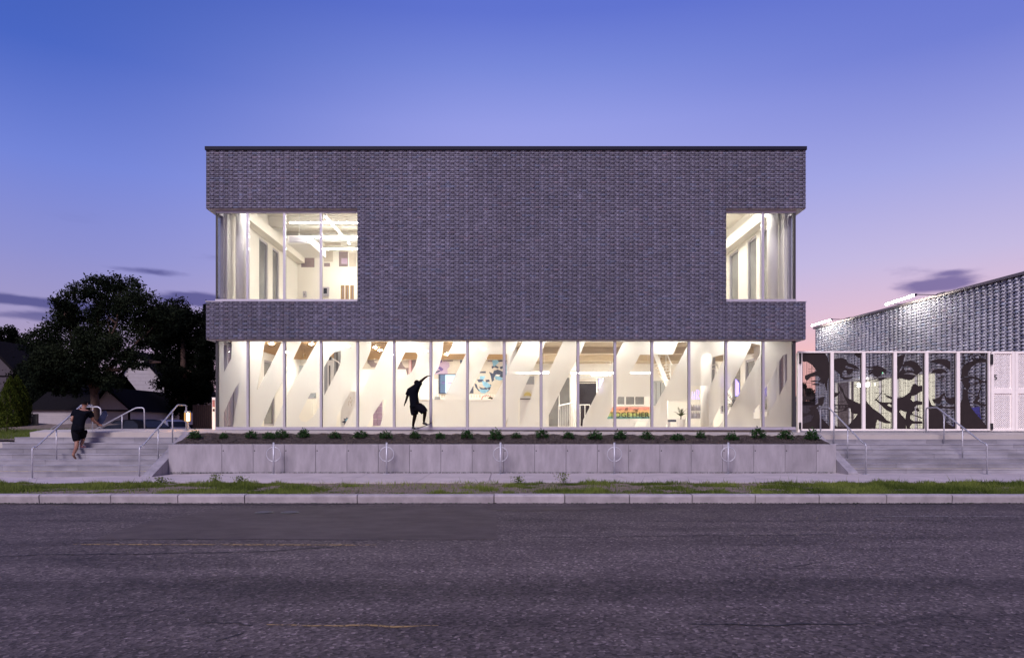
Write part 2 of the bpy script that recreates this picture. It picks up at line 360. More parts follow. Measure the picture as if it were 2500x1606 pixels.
def skin_mesh(name, chains, m, parent, sub=2, hem=False):
    if hem:      # a second ring close to every loose end keeps hems square
        new = []
        for ch in chains:
            ch = list(ch); a, b = Vector(ch[-2][:3]), Vector(ch[-1][:3]); e = b+(b-a).normalized()*.018; ch.append((*e, *ch[-1][3:])); new.append(ch)
        a, b = Vector(new[0][1][:3]), Vector(new[0][0][:3]); e = b+(b-a).normalized()*.018; new[0] = [(*e, *new[0][0][3:])]+new[0]; chains = new
    # chains: list of lists of (x, y, z, rx, ry); vertices closer than 1 mm are shared
    vs, rs, es, key = [], [], [], {}
    for ch in chains:
        prev = None
        for x, y, z_, *r in ch:
            k = (round(x, 3), round(y, 3), round(z_, 3))
            if k not in key: key[k] = len(vs); vs.append((x, y, z_)); rs.append((r[0], r[-1]))
            if prev is not None and prev != key[k]: es.append((prev, key[k]))
            prev = key[k]
    me = bpy.data.meshes.new(name); me.from_pydata(vs, es, []); o = bpy.data.objects.new(name, me); C.objects.link(o)
    md = o.modifiers.new('skin', 'SKIN'); md.use_smooth_shade = True
    for i, (a, b) in enumerate(rs): me.skin_vertices[0].data[i].radius = (a*1.28, b*1.28)
    me.skin_vertices[0].data[0].use_root = True
    if sub: o.modifiers.new('sub', 'SUBSURF').levels = sub
    bpy.context.view_layer.update()
    m2 = bpy.data.meshes.new_from_object(o.evaluated_get(bpy.context.evaluated_depsgraph_get())); bpy.data.objects.remove(o)
    m2.materials.clear(); m2.materials.append(m); m2.polygons.foreach_set('use_smooth', [True]*len(m2.polygons))
    return link(name, m2, parent)

# ------------------------------------------------------------------ ground, road, kerb, sidewalk
ROAD = -.2
def road_mat():
    m = bpy.data.materials.new('old_asphalt'); m.use_nodes = True; t = m.node_tree; b = t.nodes['Principled BSDF']
    tc = nn(t, 'ShaderNodeTexCoord'); ob = tc.outputs['Object']
    def noise(sc, det=4, st=(1,1,1), rough=.6):
        mp = nn(t, 'ShaderNodeMapping'); t.links.new(ob, mp.inputs[0]); mp.inputs['Scale'].default_value = st
        n = nn(t, 'ShaderNodeTexNoise'); t.links.new(mp.outputs[0], n.inputs[0]); n.inputs['Scale'].default_value = sc; n.inputs['Detail'].default_value = det; n.inputs['Roughness'].default_value = rough; return n.outputs[0]
    base = ramp(t, noise(.8, 8, (.6,1.1,1), .68), [(.3, (.070,.055,.053)), (.7, (.118,.094,.088))])
    # worn wheel tracks along the street
    band = ramp(t, noise(1.0, 5, (.10,1.1,1), .65), [(.33, .70), (.5, .98), (.70, 1.18)])
    base = mix_rgb(t, 1.0, base, band, 'MULTIPLY')
    sx_ = nn(t, 'ShaderNodeSeparateXYZ'); t.links.new(ob, sx_.inputs[0])
    yy = math_node(t, 'ADD', sx_.outputs[1], math_node(t, 'MULTIPLY', math_node(t, 'SUBTRACT', noise(.5, 4, (.3,1,1)), .5), .9))
    lane = ramp(t, math_node(t, 'DIVIDE', yy, 16.0), [(.36, .92), (.40, .72), (.43, 1.0), (.455, .78), (.49, .70), (.53, 1.02), (.60, 1.12), (.66, 1.05), (.80, .9), (.97, .78)])
    base = mix_rgb(t, 1.0, base, lane, 'MULTIPLY')
    vo = nn(t, 'ShaderNodeTexVoronoi'); t.links.new(ob, vo.inputs[0]); vo.inputs['Scale'].default_value = 33
    st = ramp(t, vo.outputs['Color'], [(.05, .22), (.40, .80), (.78, 1.5), (.95, 3.6)])
    base = mix_rgb(t, .8, base, mix_rgb(t, 1.0, base, st, 'MULTIPLY'))
    v2 = nn(t, 'ShaderNodeTexVoronoi', feature='DISTANCE_TO_EDGE'); mp = nn(t, 'ShaderNodeMapping'); mp.inputs['Scale'].default_value = (.5,1,1)
    nzn = nn(t, 'ShaderNodeTexNoise'); t.links.new(ob, nzn.inputs[0]); nzn.inputs['Scale'].default_value = 3; wob = mix_rgb(t, .12, ob, nzn.outputs[1])
    t.links.new(wob, mp.inputs[0]); t.links.new(mp.outputs[0], v2.inputs[0]); v2.inputs['Scale'].default_value = 1.3
    crack = ramp(t, v2.outputs['Distance'], [(0, 1), (.014, .6), (.035, 0)])
    msk = ramp(t, noise(.35, 3), [(.46, 0), (.58, 1)])
    cf = math_node(t, 'MULTIPLY', math_node(t, 'MULTIPLY', crack, msk), .4)
    base = mix_rgb(t, cf, base, (.016,.014,.015))
    t.links.new(base, b.inputs['Base Color']); b.inputs['Roughness'].default_value = .8; b.inputs['Specular IOR Level'].default_value = .22
    bp = nn(t, 'ShaderNodeBump'); bp.inputs['Strength'].default_value = .7; bp.inputs['Distance'].default_value = .012
    t.links.new(vo.outputs['Distance'], bp.inputs['Height']); t.links.new(bp.outputs[0], b.inputs['Normal'])
    return m
M['road'] = road_mat()
M['patch'] = mat('newer_asphalt_patch', (.078,.062,.058), .8, var=.3, scale=2.2, bump=.4, detail=12, bscale=150, spec=.2, stretch=(.7,1.1,1))
tag(MB().quad((-400,-60,ROAD-.62),(400,-60,ROAD-.62),(400,900,ROAD-.62),(-400,900,ROAD-.62)).build('ground', M['soil']), kind='structure')
road = tag(MB().box(-140,140,-24,15.97,ROAD-.5,ROAD).build('road', M['road']), kind='structure')
def rp(px, py): return P(px, py, F*(EYE-ROAD)/(py-HY))
pp = [rp(x, y) for x, y in [(232,1317),(300,1292),(395,1268),(520,1246),(620,1240),(800,1238),(1216,1234),(1214,1262),(1213,1288),(1214,1316),(900,1317),(600,1316)]]
def ragged(pp, st, amp):
    out = []
    for a_, b_ in zip(pp, pp[1:]+pp[:1]):
        k_ = max(1, int((b_-a_).length/st))
        for i_ in range(k_): q_ = a_.lerp(b_, i_/k_); out.append(Vector((q_.x+random.uniform(-amp, amp), q_.y+random.uniform(-amp, amp), q_.z)))
    return out
pp = ragged(pp, .25, .035)
mb = MB(); mb.prism([(p.x, p.y) for p in pp], lambda u, v, w: (u, v, ROAD+w-.01), .014)
tag(mb.build('asphalt_patch', M['patch']), kind='structure')
pp = [rp(x, y) for x, y in [(1180,1233),(1250,1236),(1480,1232),(1500,1240),(1400,1246),(1280,1247),(1190,1244)]]
mb = MB(); mb.prism([(p.x, p.y) for p in pp], lambda u, v, w: (u, v, ROAD+w-.012), .020)
tag(mb.build('asphalt_patch', M['patch']), kind='structure')
def ribbon(name, pts, w, m, h=.004, jit=.0, kind='structure', taper=True):
    pts = [rp(*p) for p in pts]; d = []
    for a, b in zip(pts, pts[1:]):
        k = max(2, int((b-a).length/.12))
        d += [a.lerp(b, i/k) for i in range(k)]
    d.append(pts[-1]); n = len(d); mbx = MB(); L = []
    ph = random.random()*9
    for i, p in enumerate(d):
        f = .35+.65*min(1, i/3, (n-1-i)/3) if taper else 1
        ww = w*f*(1 if not jit else random.uniform(.45, 1.3)); oy = jit*(math.sin(i*.9+ph)*.5+random.uniform(-1, 1))
        L.append((Vector((p.x, p.y+oy-ww/2, ROAD+h)), Vector((p.x, p.y+oy+ww/2, ROAD+h))))
    vs = [q for a in L for q in a]; mbx.add(vs, [(2*i, 2*i+2, 2*i+3, 2*i+1) for i in range(n-1)])
    return tag(mbx.build(name, m), kind=kind)
ribbon('road_marking', [(178,1329),(920,1330.5)], .085, M['roadline'], .007, .006)
ribbon('road_marking', [(650,1525),(800,1528),(960,1529),(1070,1527)], .06, M['roadline'], .007, .02)
ribbon('road_marking', [(2135,1260),(2500,1260)], .05, worn_paint('worn_white_paint', (.3,.28,.28)), .007, .008)
for pts, w in [([(0,1357),(120,1354),(320,1352),(440,1350),(640,1346),(840,1333)], .035), ([(175,1318),(450,1316),(700,1317),(1215,1318)], .02), ([(0,1270),(220,1271),(380,1274)], .02),
               ([(1250,1272),(1500,1271),(1700,1272),(2000,1271),(2500,1270)], .02), ([(500,1519),(580,1521),(615,1527),(590,1548),(520,1566)], .03), ([(1216,1262),(1216,1316)], .03),
               ([(1690,1524),(1900,1526),(2100,1522),(2190,1520)], .02), ([(1250,1310),(1400,1312),(1650,1308),(1900,1306),(2060,1304)], .025), ([(300,1283),(420,1265),(520,1251)], .04),
               ([(0,1228),(160,1231),(420,1232),(700,1232),(900,1230)], .05), ([(1830,1226),(2050,1229),(2300,1230),(2500,1228)], .06), ([(2000,1250),(2090,1262),(2130,1270)], .02), ([(1900,1390),(2000,1372),(2090,1385)], .015)]:
    ribbon('road_crack', pts, w*1.35, M['crack'], .0065, .024)
for px, lb in ((645, 'left of the two small round iron covers set in the asphalt'), (708, 'right of the two small round iron covers set in the asphalt')):
    c = rp(px, 1251.5); t = thing('iron_cover', lb, 'cover', (c.x, c.y, ROAD), 'iron covers in the asphalt patch')
    MB().lathe((c.x, c.y, ROAD-.02), [(.19,0),(.19,.034),(.16,.036)], 24).build('rim', M['black'], t)
    MB().lathe((c.x, c.y, ROAD), [(.15,0),(.15,.022),(.0,.024)], 24).build('lid', M['mortar'], t)

# kerb stones: rounded nose profile
kerb = tag(MB().box(-60, 60, 16.0, 16.2, -.4, -.235).build('kerb', M['mortar']), kind='structure')
prof = [(15.985,-.24),(15.965,-.05),(15.975,-.02),(16.0,-.004),(16.04,0),(16.215,0),(16.215,-.24)]
jx = [-70] + [ (p-CX)*15.97/F for p in (95,270,434,597,872,1206,1379,1537,1690,1844,2000,2165,2325)] + [14]
while jx[-1] < 60: jx.append(jx[-1]+1.55)
xs = [jx[1]-1.55*i for i in range(28, 0, -1)] + jx[1:]
for a, b in zip(xs, xs[1:]):
    mb = MB(); n = len(prof); dy = random.uniform(-.006, .006); dz = random.uniform(-.006, .004)
    vs = [(x, y+dy+random.uniform(-.002,.002), z_+dz) for x in (a+.011, b-.011) for y, z_ in prof]
    mb.add(vs, [tuple(range(n))[::-1], tuple(range(n, 2*n))]+[(i, (i+1) % n, n+(i+1) % n, n+i) for i in range(n)])
    mb.build('kerb_stone', M['kerb'], kerb)

def walk_z(x, y):       # the sidewalk drops a little towards the left
    return -.13*max(0, min(1, (-x-9)/6))*max(0, min(1, (y-17.5)/4))
sw = tag(MB().box(-60, 60, 19.35, 23.0, -.4, -.16).build('sidewalk', M['mortar']), kind='structure')
x = -60.0
while x < 60:
    x1 = x+2.05; big = not (-17 < x < 17)
    for y0, y1 in ((19.34, 23.1),):
        mb = MB(); ys = np.linspace(y0+.006, y1, 4); X = (x+.008, x1-.008)
        vs = [(a, b, walk_z(a, b)) for b in ys for a in X]+[(a, b, -.16) for b in ys for a in X]
        fs = [(2*i, 2*i+1, 2*i+3, 2*i+2) for i in range(3)]+[(8, 9, 1, 0), (14, 6, 7, 15)]
        for i in range(3): fs += [(2*i, 2*i+2, 10+2*i, 8+2*i), (2*i+1, 9+2*i, 11+2*i, 3+2*i)]
        mb.add(vs, fs).build('slab', M['conc3'], sw)
    x = x1
verge = MB(); nx, ny = 90, 8
V = [(a, b, -.03+.012*math.sin(a*3.1)*math.cos(b*5)+.012*math.sin(a*7.7+b*3)) for b in np.linspace(16.21, 19.345, ny) for a in np.linspace(-45, 45, nx)]
verge.add(V, [(j*nx+i, j*nx+i+1, (j+1)*nx+i+1, (j+1)*nx+i) for j in range(ny-1) for i in range(nx-1)])
tag(verge.build('verge_soil', M['soil']), kind='structure')

def vnoise(x, y, s, seed):
    r = np.random.default_rng(seed); g = r.random((64, 64)); x = x*s+100; y = y*s+100
    xi = np.floor(x).astype(int); yi = np.floor(y).astype(int); fx = x-xi; fy = y-yi; fx = fx*fx*(3-2*fx); fy = fy*fy*(3-2*fy)
    q = lambda a, b: g[a % 64, b % 64]
    return (q(xi, yi)*(1-fx)+q(xi+1, yi)*fx)*(1-fy)+(q(xi, yi+1)*(1-fx)+q(xi+1, yi+1)*fx)*fy
n = 210000
gx = rng.uniform(-18, 19, n); gy = rng.uniform(16.22, 19.42, n)
d = .6*vnoise(gx, gy, .55, 1)+.4*vnoise(gx, gy, 1.9, 2)+.16*np.clip((gx-1)/6, -.6, 1)+.18*np.clip(np.abs(gy-17.8)-1.0, -.2, .6)
keep = rng.random(n) < np.clip((d-.345)*5.5, .05, 1)
gx, gy, d = gx[keep], gy[keep], d[keep]; n = len(gx)
tuft = vnoise(gx, gy, 2.3, 8)*.6+vnoise(gx, gy, 5.5, 9)*.4
h = ((.02)+.24*np.clip(tuft-.42, 0, .4)+.04*np.clip(d-.3, 0, .5))*rng.uniform(.45, 1.5, n); tall = rng.random(n) < .01; h[tall] *= 2.2
ang = rng.uniform(0, 6.28, n); w = .006+.005*rng.random(n); le = rng.normal(0, .4, (n, 2))*h[:, None]
b0 = np.stack([gx-np.cos(ang)*w, gy-np.sin(ang)*w, np.full(n, -.035)], 1); b1 = np.stack([gx+np.cos(ang)*w, gy+np.sin(ang)*w, np.full(n, -.035)], 1)
tp = np.stack([gx+le[:, 0], gy+le[:, 1], h-.03], 1)
tone = np.clip(.42+.9*(vnoise(gx, gy, .8, 5)-.5)+.9*(tuft-.5)+rng.normal(0, .22, n), 0, 1)
tag(link('grass', fast_mesh('grass', np.stack([b0, b1, tp], 1).reshape(-1, 3), np.arange(3*n).reshape(-1, 3), M['grass'], np.repeat(tone, 3))), kind='stuff')
# weeds standing taller at the sidewalk's edge
for i, (px, hh, lb) in enumerate(((392, .17, 'small weed tuft at the sidewalk edge below the left cheek wall'), (524, .25, 'bushy tall weed at the sidewalk edge in front of the left wall'), (585, .2, 'thin weed just right of the bushy tall weed'), (1265, .2, 'reddish weed beside the verge near the middle bike rack'), (1375, .28, 'tall thin weed between the middle and fourth bike racks'))):
    c = P(px, 1178, 19.3); c.z = 0; t = thing('weed', lb, 'weed', c, 'weeds along the sidewalk edge')
    k = 160; q = rng.normal(size=(k, 3))*np.array([.09, .05, 0])+np.array(c); q[:, 2] = -.02+hh*rng.random(k)
    leaf_soup('leaves', q, np.full(k, .05), rng.random(k), M['grass'], t)
    mb = MB()
    for j in range(5): mb.tube([(c.x, c.y, -.04), (c.x+random.uniform(-.1,.1), c.y, hh)], .003, 4)
    mb.build('stem', M['shrub'], t)

# ------------------------------------------------------------------ plaza and stairs
def zt(x): return 1.305-.05*max(-1, min(1, x/12))
plz = MB()
for x0, x1 in ((-17.48,-11.8),(-11.8,-4),(-4,4),(4,11.4),(11.4,24)):
    a, b = zt(x0), zt(x1)
    back = 31 if x1 < -11 else 48
    plz.add([(x0,24.98,a),(x1,24.98,b),(x1,25.72,b+.085),(x0,25.72,a+.085),(x1,back,b+.085),(x0,back,a+.085),(x0,back,-.7),(x1,back,-.7),(x0,24.98,a-.2),(x1,24.98,b-.2)],
            [(0,1,2,3),(3,2,4,5),(5,4,7,6),(8,9,1,0)])
tag(plz.build('plaza', M['plaza']), kind='structure')
def stairs(label, x0, x1, zb, n, ytop, left=False):
    t = thing('concrete_stairs', label, 'stairs', ((x0+x1)/2, 23, zb)); rise = (zt((x0+x1)/2)-zb)/n
    for i in range(n):
        y0 = ytop-.3*(n-1-i); zz = zb+rise*(i+1); xa = x0
        if left and i == n-1: xa = (72-CX)*y0/F
        if left and i == n-2: xa = (35-CX)*y0/F
        j = [xa]; q = xa+random.uniform(.8, 2.6)
        while q < x1-.6: j.append(q); q += 2.55
        j.append(x1)
        for a, b in zip(j, j[1:]):
            if b < -17.9 or a > 19.2: continue
            mb = MB(); e = .012
            yb = ytop+.02 if i == n-1 else y0+.6
            pr = [(y0+.016,zz-rise-.04),(y0+.016,zz-.045),(y0,zz-.034),(y0,zz-e),(y0+e,zz),(yb,zz),(yb,zz-rise-.04)]; aa, bb_ = a+.003, b-.003
            mb.add([(aa, *p) for p in pr]+[(bb_, *p) for p in pr], [tuple(range(7)), tuple(range(13, 6, -1))]+[(i_, (i_+1) % 7, 7+(i_+1) % 7, 7+i_) for i_ in range(7)])
            st = mb.build('step', M['conc2'], t)
        if i == 0: MB().box(max(xa, -17.8), min(x1, 19)-.01, y0+.012, y0+.07, zz-.01, zz+.003).build('yellow_nosing', M['yellow'], t)
    return t
stairs('wide concrete stairs on the left that the runner climbs', -27, -11.83, -.12, 8, 25.0, True)
stairs('wide concrete stairs on the right below the face gate', 11.43, 24, 0, 8, 25.0)
# landing slab and grass bank beside the upper steps on the left
MBL = MB().box(-27, (35-CX)*24.6/F-.02, 24.42, 27, .3, 1.0); tag(MBL.build('landing_path', M['plaza']), kind='structure')
bank = MB(); V = [(a, b, 1.07+.10*(b-25)+.03*math.sin(a*4+b*3)) for b in np.linspace(25.0, 31, 7) for a in np.linspace(-30, (74-CX)*25.1/F, 14)]
bank.add(V, [(j*14+i, j*14+i+1, (j+1)*14+i+1, (j+1)*14+i) for j in range(6) for i in range(13)])
tag(bank.build('grass_bank_ground', M['soil']), kind='structure')
k = 14000; q = np.stack([rng.uniform(-26, -16.9, k), rng.uniform(25.05, 28, k), np.zeros(k)], 1); q[:, 2] = 1.08+.10*(q[:, 1]-25)
b0 = q.copy(); b1 = q+np.array([.012, 0, 0]); tp = q+np.stack([rng.normal(0,.03,k), rng.normal(0,.03,k), rng.uniform(.05,.16,k)], 1)
tag(link('grass', fast_mesh('grass', np.stack([b0, b1, tp], 1).reshape(-1, 3), np.arange(3*k).reshape(-1, 3), M['grass'], np.repeat(rng.random(k)*.6, 3))), kind='stuff')

# cheek walls
for nm, xa, xb, lb in (('cheek_wall', -11.83, -11.5, 'sloping concrete cheek wall beside the left stairs'), ('cheek_wall', 11.12, 11.43, 'sloping concrete cheek wall beside the right stairs')):
    z0 = -.13 if xa < 0 else -.02; y0 = 22.05 if xa < 0 else 22.3; ztop = zt(xa)+.0
    t = thing(nm, lb, 'wall', ((xa+xb)/2, 23, 0))
    prof = [(y0, z0-.2), (y0, z0+.07), (y0+.05, z0+.12), (24.95, ztop+.02), (25.3, ztop+.03), (25.3, -.3)]
    MB().prism(prof, lambda u, v, w: (xa+w, u, v), xb-xa).build('wall_body', M['conc'], t)

# planter wall in cast panels with tie holes
t = thing('planter_wall', 'long low concrete planter wall behind the bike racks', 'wall', (0, 23.1, 0))
Yw = 23.1; zw = .965
MB().box(-11.49, 11.11, Yw+.02, Yw+.26, -.3, zw-.01).build('wall_core', M['mortar'], t)
jp = [-11.49]+[(p-CX)*Yw/F for p in np.arange(541.5, 2040, 76.4)]+[11.11]
hole = MB()
for i, (a, b) in enumerate(zip(jp, jp[1:])):
    mb = MB(); e = .012; y1 = Yw+.27
    mb.add([(a+.007,Yw,-.2),(b-.007,Yw,-.2),(b-.007,Yw,zw-e),(a+.007,Yw,zw-e),(a+.007,Yw+e,zw),(b-.007,Yw+e,zw),(b-.007,y1,zw),(a+.007,y1,zw),(a+.007,y1,-.2),(b-.007,y1,-.2)],
           [(0,1,2,3),(3,2,5,4),(4,5,6,7),(7,6,9,8),(0,3,4,7,8),(1,9,6,5,2)])
    p = mb.build('wall_panel', M['conc'], t)
    if i: 
        hx = a+.05; hz = EYE-(1100-HY)*Yw/F
        hole.prism([(hx+.022*math.cos(q), hz+.022*math.sin(q)) for q in np.linspace(0, 6.28, 9)[:-1]], lambda u, v, w: (u, Yw-.003+w, v), .01)
hole.build('tie_hole', M['black'], t)
# mulch bed
nx, ny = 140, 12
def mz(a, b): return .94+(zt(a)-.97)*((b-23.36)/1.62)+.018*math.sin(a*9+b*4)+.012*math.sin(a*23-b*11)
V = [(a, b, mz(a, b)) for b in np.linspace(23.36, 24.98, ny) for a in np.linspace(-11.5, 11.12, nx)]
tag(MB().add(V, [(j*nx+i, j*nx+i+1, (j+1)*nx+i+1, (j+1)*nx+i) for j in range(ny-1) for i in range(nx-1)]).build('mulch', M['mulch']), kind='stuff')
k = 26000; q = np.stack([rng.uniform(-11.45, 11.05, k), rng.uniform(23.38, 24.95, k), np.zeros(k)], 1)
q[:, 2] = [mz(a, b)+.012 for a, b in q[:, :2]]
a = rng.normal(size=(k, 3)); a[:, 2] *= .5; a /= np.linalg.norm(a, axis=1)[:, None]; b = np.cross(a, [0, 0, 1.0]); ll = rng.uniform(.02, .07, k)[:, None]; ww = .008
V = np.stack([q-a*ll*.5-b*ww, q+a*ll*.5-b*ww, q+a*ll*.5+b*ww, q-a*ll*.5+b*ww], 1).reshape(-1, 3)
tag(link('mulch_chips', fast_mesh('mulch_chips', V, np.arange(4*k).reshape(-1, 4), M['chip'])), kind='stuff')
# debris line where the wall meets the sidewalk
k = 2600; q = np.stack([rng.uniform(-11.4, 11.0, k), Yw-.01-np.abs(rng.normal(0, .04, k)), np.full(k, .012)], 1); q[:, 2] += walk_z(-11, 23)*0
leaf = rng.uniform(.02, .06, k)
tag(leaf_soup('debris', q, leaf, rng.random(k)*.3, M['shrub'], None), kind='stuff')

k = 2400; q = np.stack([rng.uniform(-17, 17, k), 15.95-np.abs(rng.normal(0, .05, k)), np.full(k, ROAD+.008)], 1)
tag(leaf_soup('debris', q, rng.uniform(.015, .05, k), rng.random(k)*.25, M['shrub'], None), kind='stuff')
# shrubs
def ordinal(i): return ['first','second','third','fourth','fifth','sixth','seventh','eighth','ninth','tenth','eleventh','twelfth','thirteenth','fourteenth','fifteenth','sixteenth','seventeenth','eighteenth','nineteenth','twentieth','twenty-first','twenty-second','twenty-third','twenty-fourth','twenty-fifth','twenty-sixth'][i]
sp = [476,546,613,657,686,741,817,881,943,1013,1075,1140,1211,1260,1323,1388,1453,1514,1579,1654,1710,1786,1851,1917,1983]
protos = []
for v in range(4):
    n = 420; th = rng.uniform(0, 6.28, n); ph = np.arccos(rng.uniform(-.1, 1, n)); rr = .15+.09*rng.random(n)**2+.05*np.sin(th*4+v*2+ph*5)
    cen = np.stack([rr*1.15*np.sin(ph)*np.cos(th), rr*np.sin(ph)*np.sin(th), .05+rr*1.25*np.cos(ph)], 1)
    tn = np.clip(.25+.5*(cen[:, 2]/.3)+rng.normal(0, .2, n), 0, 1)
    o = leaf_soup('leaves', cen, rng.uniform(.045, .11, n), tn, M['shrub'], None, aspect=.45); sm = MB()
    for j in range(9): sm.tube([(0,0,-.03), (random.uniform(-.06,.06), random.uniform(-.06,.06), .12), (random.uniform(-.2,.2), random.uniform(-.15,.15), random.uniform(.2,.3))], .006, 4, .003)
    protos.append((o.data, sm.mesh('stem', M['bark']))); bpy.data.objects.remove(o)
for i, px in enumerate(sp):
    Ys = 24.25+random.uniform(-.12, .12); X = (px-CX)*Ys/F
    side = 'above the left end of the planter wall' if i < 8 else ('in the middle of the mulch bed' if i < 17 else 'near the right end of the mulch bed')
    t = thing('shrub', f'{ordinal(i)} low green shrub from the left, {side}', 'shrub', (X, Ys, mz(X, Ys)), 'low shrubs in the mulch bed')
    s = random.uniform(.75, 1.15) if i > 7 else random.uniform(.65, 1.0)
    for nm, me in zip(('leaves', 'stem'), protos[i % 4]):
        c = bpy.data.objects.new(nm, me); C.objects.link(c); c.parent = t
    t.scale = (s*random.uniform(.9,1.1), s, s*random.uniform(.8,1.05)); t.rotation_euler = (0, 0, random.uniform(0, 6))

# bike racks
names = ['bike rack nearest the left stairs, thin pole with a ring', 'second bike rack from the left, below the skateboarder', 'middle of the five ring bike racks', 'fourth bike rack from the left, in front of the planter wall', 'bike rack nearest the right stairs, thin pole with a ring']
for px, lb in zip((668,944,1222,1500,1778), names):
    Yr = 22.6; X = (px-CX)*Yr/F; t = thing('bike_rack', lb, 'bike rack', (X, Yr, 0), 'ring bike racks along the planter wall')
    MB().tube([(X,Yr,0),(X,Yr,1.045)], .032, 14).build('pole', M['galv'], t, True)
    MB().ring((X, Yr, .655), .235, .015, 36).build('ring', M['galv'], t, True)
    MB().box(X-.1, X+.1, Yr-.05, Yr+.05, 0, .012).build('base_plate', M['galv'], t)

# ------------------------------------------------------------------ main building
YB, YG = 25.5, 25.72                       # brick face, glass face
k = YB/F
XL, XR = (503-CX)*k, (1967-CX)*k
Z0 = EYE-(828-HY)*k; ROW = .0775
ZL, ZH, ZT = Z0+18*ROW, Z0+63*ROW, Z0+91*ROW        # window sill, window head, top of the brick
WXL, WXR = (872.5-CX)*k, (1773-CX)*k                # inner edges of the two corner windows
GL, GR = (528-CX)*YG/F, (1941.5-CX)*YG/F            # glass box
DEPTH = 38.0
bl = thing('arts_building', 'two storey grey brick building with a lit glass ground floor', 'building', (0, 30, 1.4))
regions = [(XL, WXL, ZH, ZT), (XL, WXL, Z0, ZL), (WXL, WXR, Z0, ZT), (WXR, XR, ZH, ZT), (WXR, XR, Z0, ZL)]
for a, b, c, d in regions:
    yf = YB+.0045
    MB().box(a, b, yf, YG-.005 if not (a == WXL) else YB+.4, c, d).build('backing_wall', M['brick_joint'], bl)
# brick generator: Flemish bond, alternate courses with projecting headers
def bricks(regs, per=.352, hd=.112, jt=.006, v0=0.0, row=ROW, joints=(), proj=.024, rec=.003, seed=3):
    r = np.random.default_rng(seed); out, tone = [], []
    for (a, b, c, d) in regs:
        n = int(round((d-c)/row)); j0 = int(round((c-v0)/row))
        for q in range(n):
            j = j0+q; z0 = v0+j*row+jt/2; z1 = z0+row-jt
            sh = (j % 2)*per/2
            i0 = int(math.floor((a-sh)/per))-1; i1 = int(math.ceil((b-sh)/per))+1
            for i in range(i0, i1):
                for h in (0, 1):
                    u0 = sh+i*per+(0 if h else hd); u1 = sh+i*per+(hd if h else per)
                    u0 = max(u0, a)+jt/2; u1 = min(u1, b)-jt/2
                    if u1-u0 < .02: continue
                    g = r.random()
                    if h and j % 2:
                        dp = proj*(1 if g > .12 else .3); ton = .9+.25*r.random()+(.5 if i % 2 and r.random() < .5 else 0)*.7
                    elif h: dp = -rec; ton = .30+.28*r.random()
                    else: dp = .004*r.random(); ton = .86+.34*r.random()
                    tint = (1, 1, 1)
                    if r.random() < .03: tint = (1.10, .98, .95)
                    elif r.random() < .06: tint = (.9, 1.02, 1.1)
                    cuts = [jo for jo in joints if u0 < jo < u1]
                    segs = [(u0, u1)]
                    for jo in cuts: segs = [s_ for s0, s1 in segs for s_ in (((s0, jo-.006), (jo+.006, s1)) if s0 < jo < s1 else ((s0, s1),))]
                    for s0, s1 in segs:
                        if s1-s0 > .015: out.append((s0, s1, z0, z1, dp)); tone.append([ton*q_ for q_ in tint])
    out, tone = np.array(out), np.array(tone); u, v = (out[:, 0]+out[:, 1])/2, (out[:, 2]+out[:, 3])/2
    bat = 1+.30*(vnoise(u, v, .35, 21)-.5)+.18*(vnoise(u, v, 1.1, 22)-.5)
    return out, tone*bat[:, None]
jts = [(p-CX)*k for p in (694, 1320)]
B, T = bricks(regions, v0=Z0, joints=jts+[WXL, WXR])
fnB = lambda V: np.stack([V[:, 0], YB+V[:, 2], V[:, 1]], 1)
# 300 bricks nearest the eye as bricks of their own, the rest as one part
cx_, cz_ = (B[:, 0]+B[:, 1])/2, (B[:, 2]+B[:, 3])/2
order = np.argsort(np.hypot(cx_-.5, cz_-EYE)); full = [i for i in order if B[i, 1]-B[i, 0] > .09][:300]
sel = np.zeros(len(B), bool); sel[full] = True
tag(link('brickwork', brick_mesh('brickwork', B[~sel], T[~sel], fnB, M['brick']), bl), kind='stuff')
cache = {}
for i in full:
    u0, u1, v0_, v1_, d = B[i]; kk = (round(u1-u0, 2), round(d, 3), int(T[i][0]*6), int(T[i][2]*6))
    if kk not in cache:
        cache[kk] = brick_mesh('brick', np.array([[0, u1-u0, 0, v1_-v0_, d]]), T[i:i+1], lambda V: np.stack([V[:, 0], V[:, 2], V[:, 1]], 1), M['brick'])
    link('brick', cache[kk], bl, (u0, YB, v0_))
# sides and back of the upper storey (seen only from other positions)
for xa, xb in ((XL, XL+.18), (XR-.18, XR)):
    mb = MB(); mb.box(xa, xb, YB+.4, DEPTH, Z0, ZL); mb.box(xa, xb, YB+.4, DEPTH, ZH, ZT); mb.box(xa, xb, 34.5, DEPTH, ZL, ZH); mb.build('side_wall', M['brick'], bl)
MB().box(XL, XR, DEPTH, DEPTH+.2, 1.4, ZT).build('rear_wall', M['brick'], bl)
MB().box(XL-.03, XR+.03, YB-.05, DEPTH+.25, ZT, ZT+.13).build('coping', M['coping'], bl)
MB().box(XL-.02, XL+.62, YB-.03, YG-.02, ZL-.0, ZL+.014).box(XL-.02, WXL, YB-.03, YG-.06, ZL+.016, ZL+.03).build('window_sill', M['frame'], bl)
MB().box(WXR, XR+.03, YB-.03, YG-.06, ZL, ZL+.02).build('window_sill', M['frame'], bl)
MB().box(XL+.004, XR-.004, YB+.03, YG+.06, Z0-.02, Z0-.001).box(XL+.004, GL, YG+.061, DEPTH, Z0-.02, Z0-.001).box(GR, XR-.004, YG+.061, DEPTH, Z0-.02, Z0-.001).build('soffit', M['soffit'], bl)
